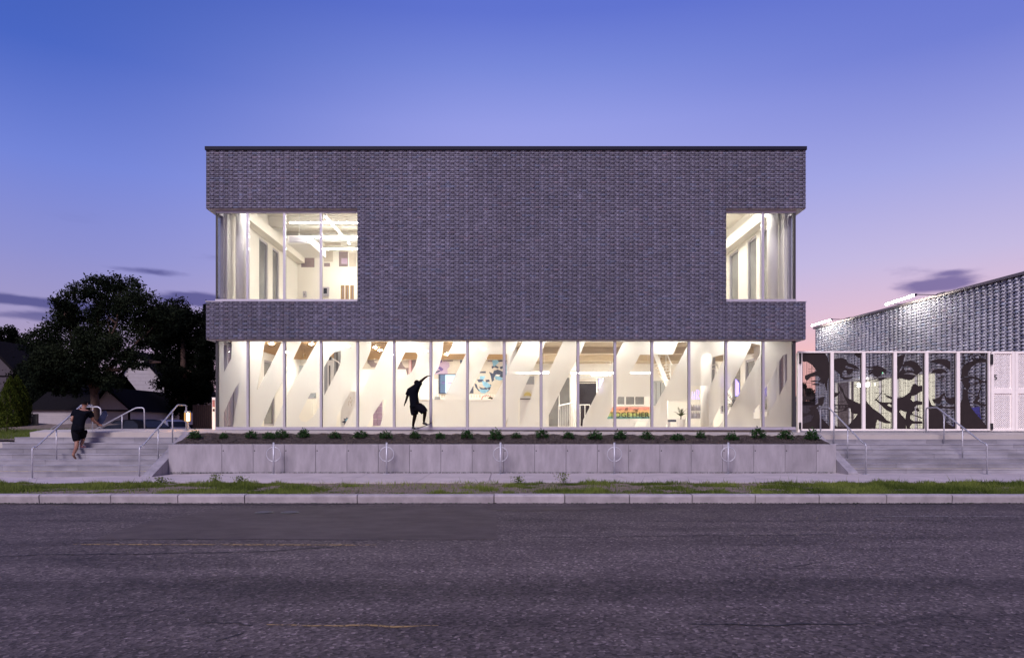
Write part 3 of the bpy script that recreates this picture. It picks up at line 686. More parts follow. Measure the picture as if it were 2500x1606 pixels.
for a, b, s in ((XL+.004, WXL-.003, GL), (WXR+.003, XR-.004, GR)):
    mb = MB().box(a, b, YB+.03, YG+.06, ZH-.018, ZH-.001)
    if s < 0: mb.box(a, s, YG+.061, 34.5, ZH-.018, ZH-.001)
    else: mb.box(s, b, YG+.061, 34.5, ZH-.018, ZH-.001)
    mb.build('soffit', M['soffit'], bl)
# ground-floor glazing
zb0 = lambda px: EYE-(1049-HY)*YG/F
ZB = zb0(0); ZGT = EYE-(833-HY)*YG/F; ZFB = EYE-(1042-HY)*YG/F
fr = MB().box(GL, GR, YG-.06, YG+.06, ZGT, Z0-.022).build('storefront', M['frame'], bl); MB().box(GL, GR, YG-.06, YG+.06, ZB, ZFB).build('bottom_rail', M['frame'], fr)
MB().box(GL-.01, GR+.01, YG-.07, YG+.07, ZB-.02, ZB-.001).build('base_gasket', M['frame_dark'], fr)
mpx = [605.5, 694.8, 784.3, 873.2, 962.5, 1051.8, 1141.2, 1231, 1321, 1411, 1501, 1591.5, 1682, 1772, 1863]
mx = [(p-CX)*YG/F for p in mpx]
for x in mx:
    MB().box(x-.042, x+.042, YG-.058, YG+.058, ZFB+.001, ZGT-.001).build('mullion', M['frame'], fr)
    MB().box(x-.052, x-.043, YG-.02, YG+.03, ZFB+.001, ZGT-.001).box(x+.043, x+.052, YG-.02, YG+.03, ZFB+.001, ZGT-.001).build('gasket', M['frame_dark'], fr)
MB().box(GL, GL+.09, YG-.05, YG+.05, ZFB+.001, ZGT-.001).build('corner_post', M['frame_dark'], fr)
MB().box(GR-.12, GR, YG-.05, YG+.05, ZFB+.001, ZGT-.001).build('corner_post', M['frame_dark'], fr)
ex = [GL+.09]+[q for x in mx for q in (x-.053, x+.053)]+[GR-.12]
def cv(o, pts, s=6.16):        # crop coordinates -> photograph pixels
    return [(o[0]+a/s, o[1]+b/s) for a, b in pts]
A1, A2, A3, A4, A5, A6 = (520,815), (780,815), (1040,815), (1310,815), (1580,815), (1760,815)
clear = {0: [cv(A1,[(160,120),(285,120),(275,370),(200,510),(165,575)]), cv(A1,[(405,700),(380,920),(330,1200),(300,1400),(200,1400),(165,1400),(165,1180),(280,930),(330,830)])],
 1: [cv(A1,[(780,112),(1035,112),(860,480),(660,855),(720,480)]), cv(A1,[(1060,700),(1060,1040),(910,1400),(725,1400),(900,980)])],
 2: [cv(A1,[(1330,112),(1570,112),(1105,930),(1105,600)]), cv(A1,[(1600,880),(1600,1090),(1500,1250),(1400,1330),(1320,1310),(1290,1240),(1420,980),(1470,890)])],
 3: [cv(A2,[(320,250),(325,340),(315,440),(270,550),(205,670),(70,925),(70,500),(160,340),(230,270)]), cv(A2,[(555,700),(555,1030),(480,1180),(360,1400),(250,1400),(265,1230),(330,1120),(470,840)])],
 4: [cv(A2,[(780,112),(1028,112),(900,380),(800,590),(660,820),(600,930),(600,600),(720,380),(770,250)]), cv(A2,[(960,985),(1020,985),(960,1220),(910,1402),(715,1402),(820,1190)])],
 5: [cv(A2,[(1290,275),(1450,280),(1475,320),(1440,470),(1370,590),(1300,640),(1220,675),(1145,680),(1145,560)]), cv(A2,[(1655,640),(1655,1010),(1500,1010),(1480,860)])],
 6: [cv(A3,[(265,112),(420,112),(325,300),(605,300),(450,600),(250,1000),(100,1000),(100,650),(190,500),(250,300)]), cv(A3,[(390,1390),(605,1390),(605,1412),(385,1412)])],
 7: [cv(A3,[(945,305),(1158,305),(1158,720),(1000,1010),(645,1010),(645,900)]), cv(A3,[(645,1390),(800,1390),(790,1412),(645,1412)])],
 8: [cv(A3,[(1199,305),(1238,320),(1238,540),(1199,640)]), cv(A3,[(1380,118),(1455,118),(1240,520),(1290,330)]), cv(A3,[(1710,330),(1710,600),(1440,1340),(1385,1412),(1385,1000)]), cv(A3,[(1240,1240),(1215,1412),(1199,1412),(1199,1350)])],
 9: [cv(A4,[(140,118),(393,118),(180,580),(92,590),(92,230)]), cv(A4,[(603,400),(603,1412),(150,1412),(130,1330),(350,880)])],
 10: [cv(A4,[(735,118),(1158,118),(1158,420),(860,980),(700,1290),(690,1412),(645,1412),(645,330)]), cv(A4,[(1147,1090),(1157,1090),(1157,1275),(1060,1275)])],
 11: [cv(A4,[(1199,118),(1303,118),(1199,330)]), cv(A4,[(1555,310),(1715,310),(1715,560),(1430,560)]), cv(A4,[(1199,1080),(1225,945),(1700,945),(1700,1280),(1630,1412),(1475,1412),(1530,1280),(1199,1275)])],
 12: [cv(A5,[(465,122),(600,122),(600,190),(320,720),(95,1130),(95,310),(390,310)]), cv(A5,[(300,1000),(600,1000),(600,1412),(265,1412),(310,1340)])],
 13: [cv(A5,[(655,780),(930,780),(930,1412),(655,1412)]), cv(A5,[(985,350),(1145,310),(1145,400),(960,750)]), cv(A5,[(1100,1080),(1145,1080),(1145,1300),(1080,1412),(965,1412),(965,1360)])],
 14: [cv(A6,[(460,140),(590,165),(590,300),(120,1180),(98,1230),(98,880),(280,520),(440,200)]), cv(A6,[(590,1040),(590,1275),(490,1275),(490,1160)])],
 15: [cv(A6,[(935,320),(995,300),(995,690),(875,930),(870,420)]), cv(A6,[(850,480),(835,990),(720,1180),(720,1222),(660,1250),(660,830),(720,730)])]}
YF = YG+.045
for i in range(16):
    x0, x1 = ex[2*i], ex[2*i+1]
    MB().box(x0+.001, x1-.001, YG-.006, YG+.006, ZFB+.002, ZGT-.002).build('pane', M['glass'], fr)
    g = .008; zl, zh = ZFB+.004, ZGT-.004
    hl = [[(min(max(XZ(px, py, YF)[0], x0+g), x1-g), min(max(XZ(px, py, YF)[1], zl+g), zh-g)) for px, py in pl] for pl in clear[i]]
    fill2d('frosted_film', [(x0+.002, zl), (x1-.002, zl), (x1-.002, zh), (x0+.002, zh)], hl, YF, M['film'], fr)
# side glazing of the ground floor and the corner windows above
def side_glazing(x, z0, z1, ys, nm):
    s = 1 if x > 0 else -1
    g = MB().box(x-.05, x+.05, ys[0], ys[-1], z1-.1, z1).build(nm, M['frame'], bl); MB().box(x-.05, x+.05, ys[0], ys[-1], z0, z0+.1).build('bottom_rail', M['frame'], g)
    for i, (a, b) in enumerate(zip(ys, ys[1:])):
        MB().box(x-.006, x+.006, a+.03, b-.03, z0+.101, z1-.101).build('pane', M['glass'], g)
        MB().box(x-.055, x+.055, b-.06, b+.06, z0+.101, z1-.101).build('mullion', M['frame'], g)
side_glazing(GL+.05, ZB, Z0-.022, [YG+.07, 26.5, 27.1], 'side_storefront'); side_glazing(GR-.05, ZB, Z0-.022, [YG+.07, 26.5, 27.1], 'side_storefront')
# corner windows of the upper floor
ZHB = EYE-(521-HY)*YG/F; ZSB = EYE-(731-HY)*YG/F
for nm, a, b, ms, (ca, cb) in (('corner_window', GL, WXL, (605.3, 695.0, 784.0), (GL, GL+.05)), ('corner_window', WXR, GR, (1861.5,), (GR-.08, GR))):
    f = MB().box(a, b, YG-.06, YG+.06, ZHB, ZH-.02).build(nm, M['frame'], bl); MB().box(a-.02 if a == GL else a, b+.02 if b == GR else b, YG-.06, YG+.06, ZL+.032, ZSB).build('bottom_rail', M['frame'], f)
    MB().box(ca, cb, YG-.05, YG+.05, ZSB+.001, ZHB-.001).build('corner_post', M['frame_dark'], f)
    e = [a+.05 if a == GL else a+.03]
    if a != GL: MB().box(a, a+.03, YG-.05, YG+.05, ZSB+.001, ZHB-.001).build('jamb', M['frame'], f)
    for p in ms:
        x = (p-CX)*YG/F; e += [x-.043, x+.043]; MB().box(x-.042, x+.042, YG-.058, YG+.058, ZSB+.001, ZHB-.001).build('mullion', M['frame' if p > 1800 else 'frame_dark' if 0 else 'frame'], f)
    e += [b-.03 if b != GR else b-.08]
    if b != GR: MB().box(b-.03, b-.001, YG-.05, YG+.05, ZSB+.001, ZHB-.001).build('jamb', M['frame'], f)
    for q in range(0, len(e), 2): MB().box(e[q]+.001, e[q+1]-.001, YG-.006, YG+.006, ZSB+.002, ZHB-.002).build('pane', M['glass'], f)
side_glazing(GL+.04, ZL+.03, ZH-.02, [YG+.07, 26.2], 'side_window'); side_glazing(GR-.04, ZL+.03, ZH-.02, [YG+.07, 26.2], 'side_window')

# ------------------------------------------------------------------ rooms behind the glass
FL1 = ZB-.015; CE1 = 4.98; FL2 = 5.9; CE2 = 11.0; BK1 = 35.5; BK2 = 35.0
MB().box(GL+.1, GR-.1, YG+.08, DEPTH, FL1-.25, FL1).build('lower_floor', M['floor'], bl)
MB().box(XL+.2, XR-.2, YG+.08, DEPTH-.01, CE1, CE1+.1).build('plank_ceiling', M['woodceil'], bl)
MB().box(XL+.2, XR-.2, YB+.41, DEPTH-.01, FL2-.1, FL2).build('upper_floor', M['floor'], bl)
MB().box(XL+.19, XR-.19, YB+.41, DEPTH-.01, CE2, CE2+.1).build('upper_ceiling', M['cream'], bl)
MB().box(XL+.1, 0.3, BK1, BK1+.15, FL1, CE1).build('interior_wall', M['cream'], bl)
MB().box(0.3, XR-.1, DEPTH-.3, DEPTH-.1, FL1, CE1).build('interior_wall', M['warmwhite'], bl)
MB().box(0.1, .3, 32.5, BK1+.15, FL1, CE1-.001).build('interior_wall', M['warmwhite'], bl)
MB().box(XL+.2, -3.2, BK2, BK2+.15, FL2, CE2).build('interior_wall', M['cream'], bl)
MB().box(-3.2, -3.05, YB+.42, BK2+.15, FL2, CE2).build('interior_wall', M['cream'], bl)
MB().box(5.6, XR-.2, BK2, BK2+.15, FL2, CE2).build('interior_wall', M['cream'], bl)
MB().box(5.45, 5.6, YB+.42, BK2+.15, FL2, CE2).build('interior_wall', M['cream'], bl)
def side_wall_inner(x, y0, y1, z0, z1, wins, zw0, zw1, wm):
    # wall along the side of a room with tall framed windows let into it
    t = .2; xa, xb = (x, x+t) if x < 0 else (x-t, x); mb = MB(); ys = [y0]+[q for w in wins for q in w]+[y1]
    for i in range(0, len(ys), 2): mb.box(xa, xb, ys[i], ys[i+1], z0, z1)
    for a, b in wins: mb.box(xa, xb, a, b, z0, zw0); mb.box(xa, xb, a, b, zw1, z1)
    mb.build('side_wall', M['warmwhite'], bl)
    for a, b in wins:
        xm = (xa+xb)/2
        f = MB().box(xm-.07, xm+.07, a, a+.09, zw0, zw1).box(xm-.07, xm+.07, b-.09, b, zw0, zw1).box(xm-.07, xm+.07, a+.09, b-.09, zw1-.09, zw1).box(xm-.07, xm+.07, a+.09, b-.09, zw0, zw0+.09).build('window', M['frame'], bl)
        MB().box(xm-.01, xm+.01, a+.091, b-.091, zw0+.091, zw1-.091).build('pane', wm, f)
side_wall_inner(GL, 26.25, BK2, FL2, CE2, [(27.6, 28.5), (29.6, 30.7), (31.3, 32.2)], FL2+.3, 9.75, M['darkglass2'])
side_wall_inner(GR, 26.25, BK2, FL2, CE2, [(27.5, 28.8), (29.2, 30.3), (31.5, 32.8)], FL2+.3, 9.75, M['darkglass2'])
side_wall_inner(GL, 27.1, DEPTH-.2, FL1, CE1, [(27.6, 28.8), (30.2, 31.6)], FL1+.15, 4.5, M['darkglass2'])
side_wall_inner(GR, 27.1, DEPTH-.2, FL1, CE1, [(27.6, 28.8), (29.4, 30.6), (31.2, 32.4), (33.0, 34.2)], FL1+.75, 4.5, M['darkglass2'])
# beams, columns
for y in (28.2, 30.8, 33.2): MB().box(XL+.25, -3.21, y, y+.22, 10.55, CE2-.001).build('beam', M['cream'], bl)
MB().box(GL+.21, GL+.6, 26.2, 34.9, 9.85, 10.3).build('beam', M['cream'], bl)
MB().box(GR-.6, GR-.21, 26.2, 34.9, 9.85, 10.3).build('beam', M['cream'], bl)
for y in (29.5, 33.0): MB().box(.31, XR-.25, y, y+.3, CE1-.28, CE1-.001).build('beam', M['woodceil'], bl)
for px, Y, r, z0, z1 in ((590, 26.75, .22, FL2, CE2), (1886, 26.75, .21, FL2, CE2), (592, 27.0, .26, FL1, CE1), (1249, 27.6, .2, FL1, CE1), (1888, 27.2, .24, FL1, CE1), (1724, 30.5, .24, FL1, CE1), (1400, 35.5, .2, FL1, CE1)):
    MB().lathe(((px-CX)*Y/F, Y, z0+.001), [(r, 0), (r, z1-z0-.002)], 24).build('column', M['white'], bl, True)
# slatted oak ceiling over the reception
sc = MB().box(XL+.5, .05, 26.2, 33.6, CE1-.09, CE1-.06).build('slat_ceiling', M['white'], bl)
slp = math.tan(R(26)); cnt = 0
for i, c in enumerate(np.arange(-32, 32, .34)):
    # slats run obliquely across the reception
    def yat(x): return c+30+x*slp*1.0
    xa, xb = XL+.5, .05; pts = []
    for x in np.linspace(xa, xb, 60):
        if 26.2 <= yat(x) <= 33.6: pts.append(x)
    if len(pts) < 2: continue
    a, b = pts[0], pts[-1]; cnt += 1
    mb = MB(); h = .085
    mb.add([(a, yat(a)-h, CE1-.155), (b, yat(b)-h, CE1-.155), (b, yat(b)+h, CE1-.155), (a, yat(a)+h, CE1-.155), (a, yat(a)-h, CE1-.091), (b, yat(b)-h, CE1-.091), (b, yat(b)+h, CE1-.091), (a, yat(a)+h, CE1-.091)],
           [(0,3,2,1),(4,5,6,7),(0,1,5,4),(1,2,6,5),(2,3,7,6),(3,0,4,7)])
    mb.build('slat', M['slat'], sc)
# lamps
def lamp(nm, label, cat, x0, x1, y0, y1, z0, z1, m, grp, drop=0):
    t = thing(nm, label, cat, ((x0+x1)/2, (y0+y1)/2, z1), grp)
    MB().box(x0-.01, x1+.01, y0-.01, y1+.01, z0+.03, z1).build('housing', M['white'], t)
    MB().box(x0, x1, y0, y1, z0, z0+.028).build('diffuser', m, t)
    if drop:
        mb = MB()
        for x in (x0+.2, x1-.2): mb.tube([(x, (y0+y1)/2, z1), (x, (y0+y1)/2, z1+drop)], .006, 5)
        mb.build('hanger', M['white'], t)
for i, (Y, py, p0) in enumerate(((29.0, 543, 708), (31.2, 578, 748), (33.3, 607, 778))):
    z_ = EYE-(py-HY)*Y/F; lamp('linear_light', ['highest', 'middle', 'lowest'][i]+' of three parallel light strips in the upper left window', 'ceiling light', (p0-CX)*Y/F, -3.5, Y-.035, Y+.035, z_-.03, z_+.05, M['strip_up'], 'light strips in the upper left room', CE2-z_-.05)
lamp('linear_light', 'light strip running away from the glass in the upper left window', 'ceiling light', -7.68, -7.62, 28.6, 33.0, 10.33, 10.42, M['cove'], 'light strips in the upper left room', .6)
for i, y in enumerate((28.4, 31.4)):
    lamp('linear_light', ('nearer' if i == 0 else 'farther')+' light strip on the ceiling of the upper right room', 'ceiling light', 5.8, 9.6, y-.09, y+.09, 10.75, 10.85, M['strip_up'], 'light strips in the upper right room', .15)
for i, (px0, px1, py, Y) in enumerate(((1255, 1340, 908, 31.8), (1395, 1500, 908, 33.4), (1445, 1490, 913, 36.5), (1540, 1592, 908, 33.0))):
    z_ = EYE-(py-HY)*Y/F; lamp('strip_light', ['first', 'second', 'third', 'fourth'][i]+' bright light strip from the left in the hall behind the frosted glass', 'ceiling light', (px0-CX)*Y/F, (px1-CX)*Y/F, Y-.1, Y+.1, z_-.06, z_+.06, M['strip'], 'light strips in the ground floor hall', CE1-z_-.06)
for i, (px, py) in enumerate(((663, 841), (760, 841), (916, 849), (928, 856), (1000, 838), (1110, 842), (850, 846), (700, 860), (610, 855), (1040, 858), (800, 862), (1180, 852), (960, 866), (1090, 866))):  # later entries are added downlights that brighten the reception
    Y = (CE1-.2-EYE)*F/(HY-py); c = P(px, py, Y)
    t = thing('downlight', ordinal(i)+' round downlight from the left, seen and added ones together, in the oak slat ceiling', 'downlight', c, 'downlights in the slat ceiling')
    MB().lathe((c.x, c.y, CE1-.2), [(.075, 0), (.075, .03)], 16).build('lens', M['down'], t)
    MB().lathe((c.x, c.y, CE1-.172), [(.10, 0), (.10, .02)], 16).build('trim_ring', M['white'], t)
for i, (x, y) in enumerate(((-9.5, 26.25), (-6.9, 26.25), (-4.3, 26.25), (-1.7, 26.25), (1.0, 26.25), (3.6, 26.25), (6.2, 26.25), (8.8, 26.25))):  # added lamps, unseen, that brighten the frosted film from behind
    lamp('added_head_light', ordinal(i)+' added fill lamp from the left, unseen behind the head of the ground floor glass', 'ceiling light', x-.9, x+.9, y-.09, y+.09, CE1-.1, CE1-.035, M['cove'], 'added lamps behind the glass head')

for i, (x0_, x1_, nm) in enumerate(((-10.6, -5.9, 'left'), (8.4, 10.6, 'right'))):  # added unseen lamps lighting the front of the upper rooms
    lamp('added_head_light', 'added fill lamp, unseen high behind the brick band of the upper '+nm+' corner window', 'ceiling light', x0_, x1_, 26.22, 26.38, 10.86, 10.93, M['strip'], 'added lamps behind the glass head', 0)
for i, x in enumerate((-9.4, -6.8, -4.2, -1.6)):  # added unseen lamps to lift the dark back wall
    lamp('added_wall_light', ordinal(i)+' added unseen lamp from the left brightening the reception back wall', 'ceiling light', x-1.15, x+1.15, 33.8, 33.98, CE1-.09, CE1-.03, M['strip'], 'added lamps brightening the reception wall')
for i, (x, y) in enumerate(((2, 29.93), (5, 29.93), (8.2, 29.93), (2.5, 33.43), (5.4, 33.43), (8.4, 33.43))):  # added for more light in the hall, hidden by the beams
    lamp('added_beam_light', ordinal(i)+' added fill lamp, unseen behind the ceiling beams of the right hand hall', 'ceiling light', x-1.25, x+1.25, y-.14, y+.14, CE1-.13, CE1-.065, M['strip'], 'added lamps behind the hall beams')
# murals and fittings on the walls (flat paint a few millimetres proud of the wall)
def wallpatch(nm, par, m, px0, px1, py0, py1, Y, th=.01):
    a, b = XZ(px0, py1, Y), XZ(px1, py0, Y); return MB().box(a[0], b[0], Y-th, Y-.001, a[1], b[1]).build(nm, m, par)
def wallpoly(nm, par, m, pts, Y, th=.01):
    mb = MB(); mb.prism([XZ(*p, Y) for p in pts], lambda u, v, w: (u, Y-th+w, v), th-.001); return mb.build(nm, m, par)
def dd(o, s, pts): return [(o[0]+a/s, o[1]+b/s) for a, b in pts]
t = thing('wall_mural', 'blocky brown and grey mural high on the wall of the upper left room', 'mural', (-7, BK2, 9.3), 'murals')
for x0, x1, y0, y1, m in ((653,720,910,1033,'mauve'),(840,950,915,1035,'mauve'),(740,820,880,960,'taupe'),(795,875,955,1015,'cream'),(1030,1105,900,990,'taupe'),(1155,1230,905,1030,'mauve'),(1175,1225,960,1008,'lilac'),(1030,1080,1000,1030,'mauve'),(1240,1300,915,1030,'taupe'),(760,840,985,1005,'mauve'),(735,800,990,1030,'mauve'),(880,1000,870,920,'mauve'),(1040,1170,830,855,'taupe')):
    q = dd((490,350), 3.4216, [(x0,y0),(x1,y1)]); wallpatch('mural_block', t, M[m], q[0][0], q[1][0], q[0][1], q[1][1], BK2, .006+.004*random.random())
t = thing('wall_dispenser', 'small white soap dispenser on the wall of the upper left room', 'dispenser', P(745,718,BK2)); wallpatch('body', t, M['frame'], 741, 749, 712, 726, BK2, .12); wallpatch('nozzle', t, M['mortar'], 743, 747, 719, 721, BK2, .14)
t = thing('wall_monitor', 'small grey box mounted on the wall beside the brass clipboards', 'wall box', P(797,712,BK2)); wallpatch('case', t, M['frame'], 790, 804, 702, 724, BK2, .14); wallpatch('screen', t, M['darkglass'], 792, 800, 705, 718, BK2, .15)
for i, px in enumerate((837, 848, 860)):
    t = thing('clipboard', ['left', 'middle', 'right'][i]+' brass clipboard of three standing by the upper left window', 'clipboard', P(px, 715, 33), 'brass clipboards'); wallpatch('board', t, M['book'], px-4.5, px+4, 697, 731, 33, .03); wallpatch('clip', t, M['mauve'], px-1, px+1.5, 700, 728, 32.96, .02)
t = thing('air_unit', 'white boxy air unit hanging below the ceiling of the upper left room', 'air unit', P(735, 590, 30.5))
a = P(712, 588, 30.5); MB().box(a.x, a.x+1.0, 29.9, 32.5, 9.55, 9.9).build('casing', M['white'], t); MB().box(a.x+.1, a.x+.9, 29.86, 29.899, 9.6, 9.85).build('grille', M['frame'], t)
MB().tube([(a.x+.5, 30, 9.9), (a.x+.5, 30, CE2)], .02, 6).build('hanger', M['white'], t)
t = thing('duct', 'round white duct running under the ceiling of the upper left room', 'duct', (-7, 32, 10.4)); MB().tube([(XL+.8, 32.2, 10.42), (-3.3, 32.2, 10.42)], .2, 16).build('pipe', M['white'], t, True)

Yb = BK1
t = thing('grey_cabinet', 'grey panelled kitchenette wall behind the second and third panes', 'cabinet', P(690, 940, Yb))
wallpatch('upper_panel', t, M['greywall'], 600, 772, 893, 973, Yb, .2); wallpatch('counter', t, M['cream'], 590, 772, 973, 1044, Yb, .6); wallpatch('counter_top', t, M['frame'], 590, 772, 971, 974, Yb, .62)
for x in range(656, 682, 4): wallpatch('vent_slot', t, M['mauve'], x, x+1.8, 994, 1004, Yb-.6, .005)
for x in range(656, 672, 4): wallpatch('vent_slot', t, M['lilac'], x, x+1.8, 1016, 1025, Yb-.6, .005)
wallpatch('handle', t, M['taupe'], 638, 668, 1031, 1033, Yb-.6, .03)
t = thing('wall_sign', 'small colourful sign with balloons on the grey cabinet wall', 'sign', P(707, 935, Yb)); wallpatch('sheet', t, M['white'], 700, 716, 926, 950, Yb-.2, .01); wallpatch('blue_band', t, M['sky_blue'], 700, 713, 936, 943, Yb-.21, .006)
for j, x in enumerate((701, 707, 713)):
    c = P(x, 930, Yb-.22); MB().lathe((c.x, c.y, c.z-.06), [(.01,0),(.06,.03),(.07,.07),(.03,.12)], 10).build('balloon', M[['red','purple','slat'][j]], t)
t = thing('pendant_lamp', 'small brass pendant lamp hanging in the third pane', 'lamp', P(744, 868, 29)); c = P(744, 868, 29)
MB().tube([(c.x, 29, c.z), (c.x, 29, CE1-.09)], .008, 5).build('cord', M['book'], t); MB().lathe((c.x, 29, c.z-.15), [(.06,0),(.06,.22),(.02,.24)], 14).build('shade', M['book'], t)
t = thing('wall_mural', 'brown cloud mural on the white wall behind the fifth and sixth panes', 'mural', P(930, 880, Yb), 'murals')
wallpatch('mural_ground', t, M['taupe'], 862, 1085, 862, 901, Yb, .006)
wallpoly('cloud', t, M['mauve'], dd(A2, 6.16, [(740,340),(800,345),(850,360),(860,400),(820,400),(830,430),(870,440),(840,500),(780,500),(740,450),(720,440),(725,380)]), Yb, .012)
wallpoly('cloud', t, M['mauve'], dd(A2, 6.16, [(1170,530),(1220,400),(1240,430),(1255,470),(1290,510),(1340,510),(1340,600),(1320,620),(1300,530)]), Yb, .012)
wallpatch('mural_block', t, M['mauve'], 1002, 1020, 866, 915, Yb, .011)
t = thing('pink_pipe', 'pink vertical pipe on the mural wall behind the sixth pane', 'pipe', P(1002, 880, Yb)); wallpatch('pipe', t, M['pink'], 999, 1004.5, 864, 925, Yb, .1); wallpatch('bracket', t, M['white'], 1000, 1002, 864, 925, Yb-.1, .02)
t = thing('wall_mural', 'lilac and purple mural above the lit screen', 'mural', P(1090, 890, Yb), 'murals')
wallpatch('mural_ground', t, M['taupe'], 1060, 1150, 866, 925, Yb, .006); wallpatch('mural_block', t, M['mauve'], 1082, 1106, 866, 882, Yb, .010)
wallpoly('face_patch', t, M['lilac'], dd(A3, 6.16, [(110,610),(190,480),(220,420),(300,410),(350,430),(355,490),(320,530),(330,600)]), Yb, .012)
wallpoly('lips', t, M['purple'], dd(A3, 6.16, [(180,485),(230,500),(265,530),(240,560),(215,550),(190,520)]), Yb, .018)
wallpoly('stroke', t, M['navy'], dd(A3, 6.16, [(510,380),(560,375),(570,400),(530,450),(515,440)]), Yb, .018); wallpoly('stroke', t, M['purple'], dd(A3, 6.16, [(205,440),(240,340),(255,350),(235,430)]), Yb, .018); wallpoly('stroke', t, M['navy'], dd(A3, 6.16, [(130,575),(200,548),(222,560),(150,590)]), Yb, .018)
wallpatch('mural_block', t, M['lilac'], 1118, 1135, 868, 880, Yb, .014)
t = thing('wall_screen', 'large lit screen in a dark frame behind the seventh pane', 'screen', P(1095, 938, Yb)); wallpatch('bezel', t, M['navy'], 1071, 1125, 913, 961, Yb, .09); wallpatch('lit_picture', t, M['screen'], 1087, 1123, 915, 959, Yb-.09, .004); wallpatch('lit_sidebar', t, M['screen_side'], 1075, 1087, 915, 959, Yb-.09, .004)
wallpatch('writing_line', t, M['lilac'], 1094, 1104, 933, 936, Yb-.095, .003); wallpatch('writing_line', t, M['purple'], 1078, 1086, 931, 933, Yb-.095, .003); wallpatch('writing_line', t, M['purple'], 1078, 1086, 935, 937, Yb-.095, .003)
# two smiling portraits
t = thing('portrait_mural', 'blue and black mural of two smiling faces behind the eighth pane', 'mural', P(1200, 910, Yb), 'murals')
wallpatch('mural_ground', t, M['taupe'], 1145, 1242, 864, 962, Yb, .006); wallpatch('mural_block', t, M['mauve'], 1190, 1242, 866, 883, Yb, .009); wallpatch('mural_block', t, M['navy'], 1145, 1156, 943, 960, Yb, .009)
def dots(mlist, m, nm):
    for pl in mlist:
        mx_, my_ = sum(p[0] for p in pl)/len(pl), sum(p[1] for p in pl)/len(pl); g_ = 1.4 if m != 'white' else 1.2; pl = [(mx_+(p[0]-mx_)*g_, my_+(p[1]-my_)*g_) for p in pl]
        wallpoly(nm, t, M[m], dd(A3, 6.16, pl), Yb, .016+.004*random.random())
dots([[(1080,380),(1130,350),(1170,360),(1165,400),(1110,410)],[(1180,370),(1215,400),(1235,450),(1235,500),(1210,480),(1195,420)],[(1000,490),(1040,480),(1080,500),(1070,515),(1030,500),(1005,520)],[(1115,500),(1160,485),(1160,510),(1130,525)],[(1040,570),(1080,555),(1120,570),(1180,600),(1150,640),(1090,640),(1110,615),(1060,610),(1035,660),(1030,600)],[(1020,430),(1060,400),(1090,410),(1050,440),(1030,480)],[(960,590),(1000,610),(1015,680),(990,700),(980,640)],[(815,570),(885,565),(885,585),(815,585)],[(780,690),(850,685),(855,715),(800,720)],[(905,695),(945,690),(950,715),(910,720)],[(820,800),(870,815),(925,790),(940,800),(900,835),(850,835)],[(740,760),(765,770),(775,810),(800,850),(780,840),(750,800)],[(960,770),(975,780),(960,830),(930,860),(940,820)]], 'navy', 'stroke')
dots([[(1010,410),(1080,385),(1090,420),(1040,470),(1020,470)],[(1050,640),(1110,650),(1150,680),(1100,690),(1060,680)],[(1180,440),(1215,500),(1220,580),(1190,600),(1180,520)],[(860,720),(920,740),(960,780),(910,800),(870,770)],[(810,840),(930,845),(880,885),(840,880)],[(975,640),(1000,640),(1010,670),(985,670)],[(820,640),(880,640),(860,680),(820,670)]], 'sky_blue', 'blue_patch')
dots([[(1060,610),(1110,615),(1090,635),(1065,630)],[(835,805),(870,818),(910,805),(880,828),(850,826)]], 'white', 'teeth')
t = thing('wall_lettering', 'faint line of grey lettering on the wall above the reception counter', 'lettering', P(1130, 965, Yb), None)
for j in range(26):
    x = 1064+j*6.6
    if 1110 < x < 1145: continue
    wallpatch('letter', t, M['taupe'], x, x+1.5+2.5*random.random(), 963+random.random(), 970, Yb, .012)
t = thing('red_wreath', 'red arched sign on the reception counter', 'sign', P(1188, 972, 31.5))
for j in range(9):
    q = math.pi*(j+.5)/9; wallpatch('letter', t, M['red'], 1188-12*math.cos(q)-1, 1188-12*math.cos(q)+1.2, 975-10*math.sin(q)-1.5, 975-10*math.sin(q)+1.5, 31.5, .03)
# reception counter
t = thing('reception_counter', 'long white reception counter behind the skateboarder', 'counter', P(1090, 1040, 31))
a, b = P(962, 978, 31), P(1212, 978, 31); MB().box(a.x, b.x, 31, 31.9, FL1+.08, a.z).build('front_panel', M['warmwhite'], t); MB().box(a.x-.04, b.x+.04, 30.94, 31.95, a.z+.001, a.z+.05).build('counter_top', M['white'], t); MB().box(a.x+.1, b.x-.1, 31.06, 31.9, FL1, FL1+.079).build('plinth', M['taupe'], t)
t = thing('folded_leaflet', 'green leaflet lying at the right end of the reception counter', 'leaflet', P(1195, 977, 31.1)); a = P(1195, 977, 31.1); MB().prism([(a.x-.1,a.z+.09),(a.x+.14,a.z+.05),(a.x+.16,a.z+.12),(a.x+.02,a.z+.16)], lambda u, v, w: (u, 31.1+w, v), .03).build('sheet', M['palm'], t)
t = thing('desk_monitor', 'small grey monitor standing on the reception counter', 'monitor', P(1070, 976, 31.4)); wallpatch('display', t, M['greywall'], 1061, 1075, 968, 976.5, 31.4, .05); wallpatch('stand', t, M['frame'], 1067, 1069, 976, 977.6, 31.45, .1)
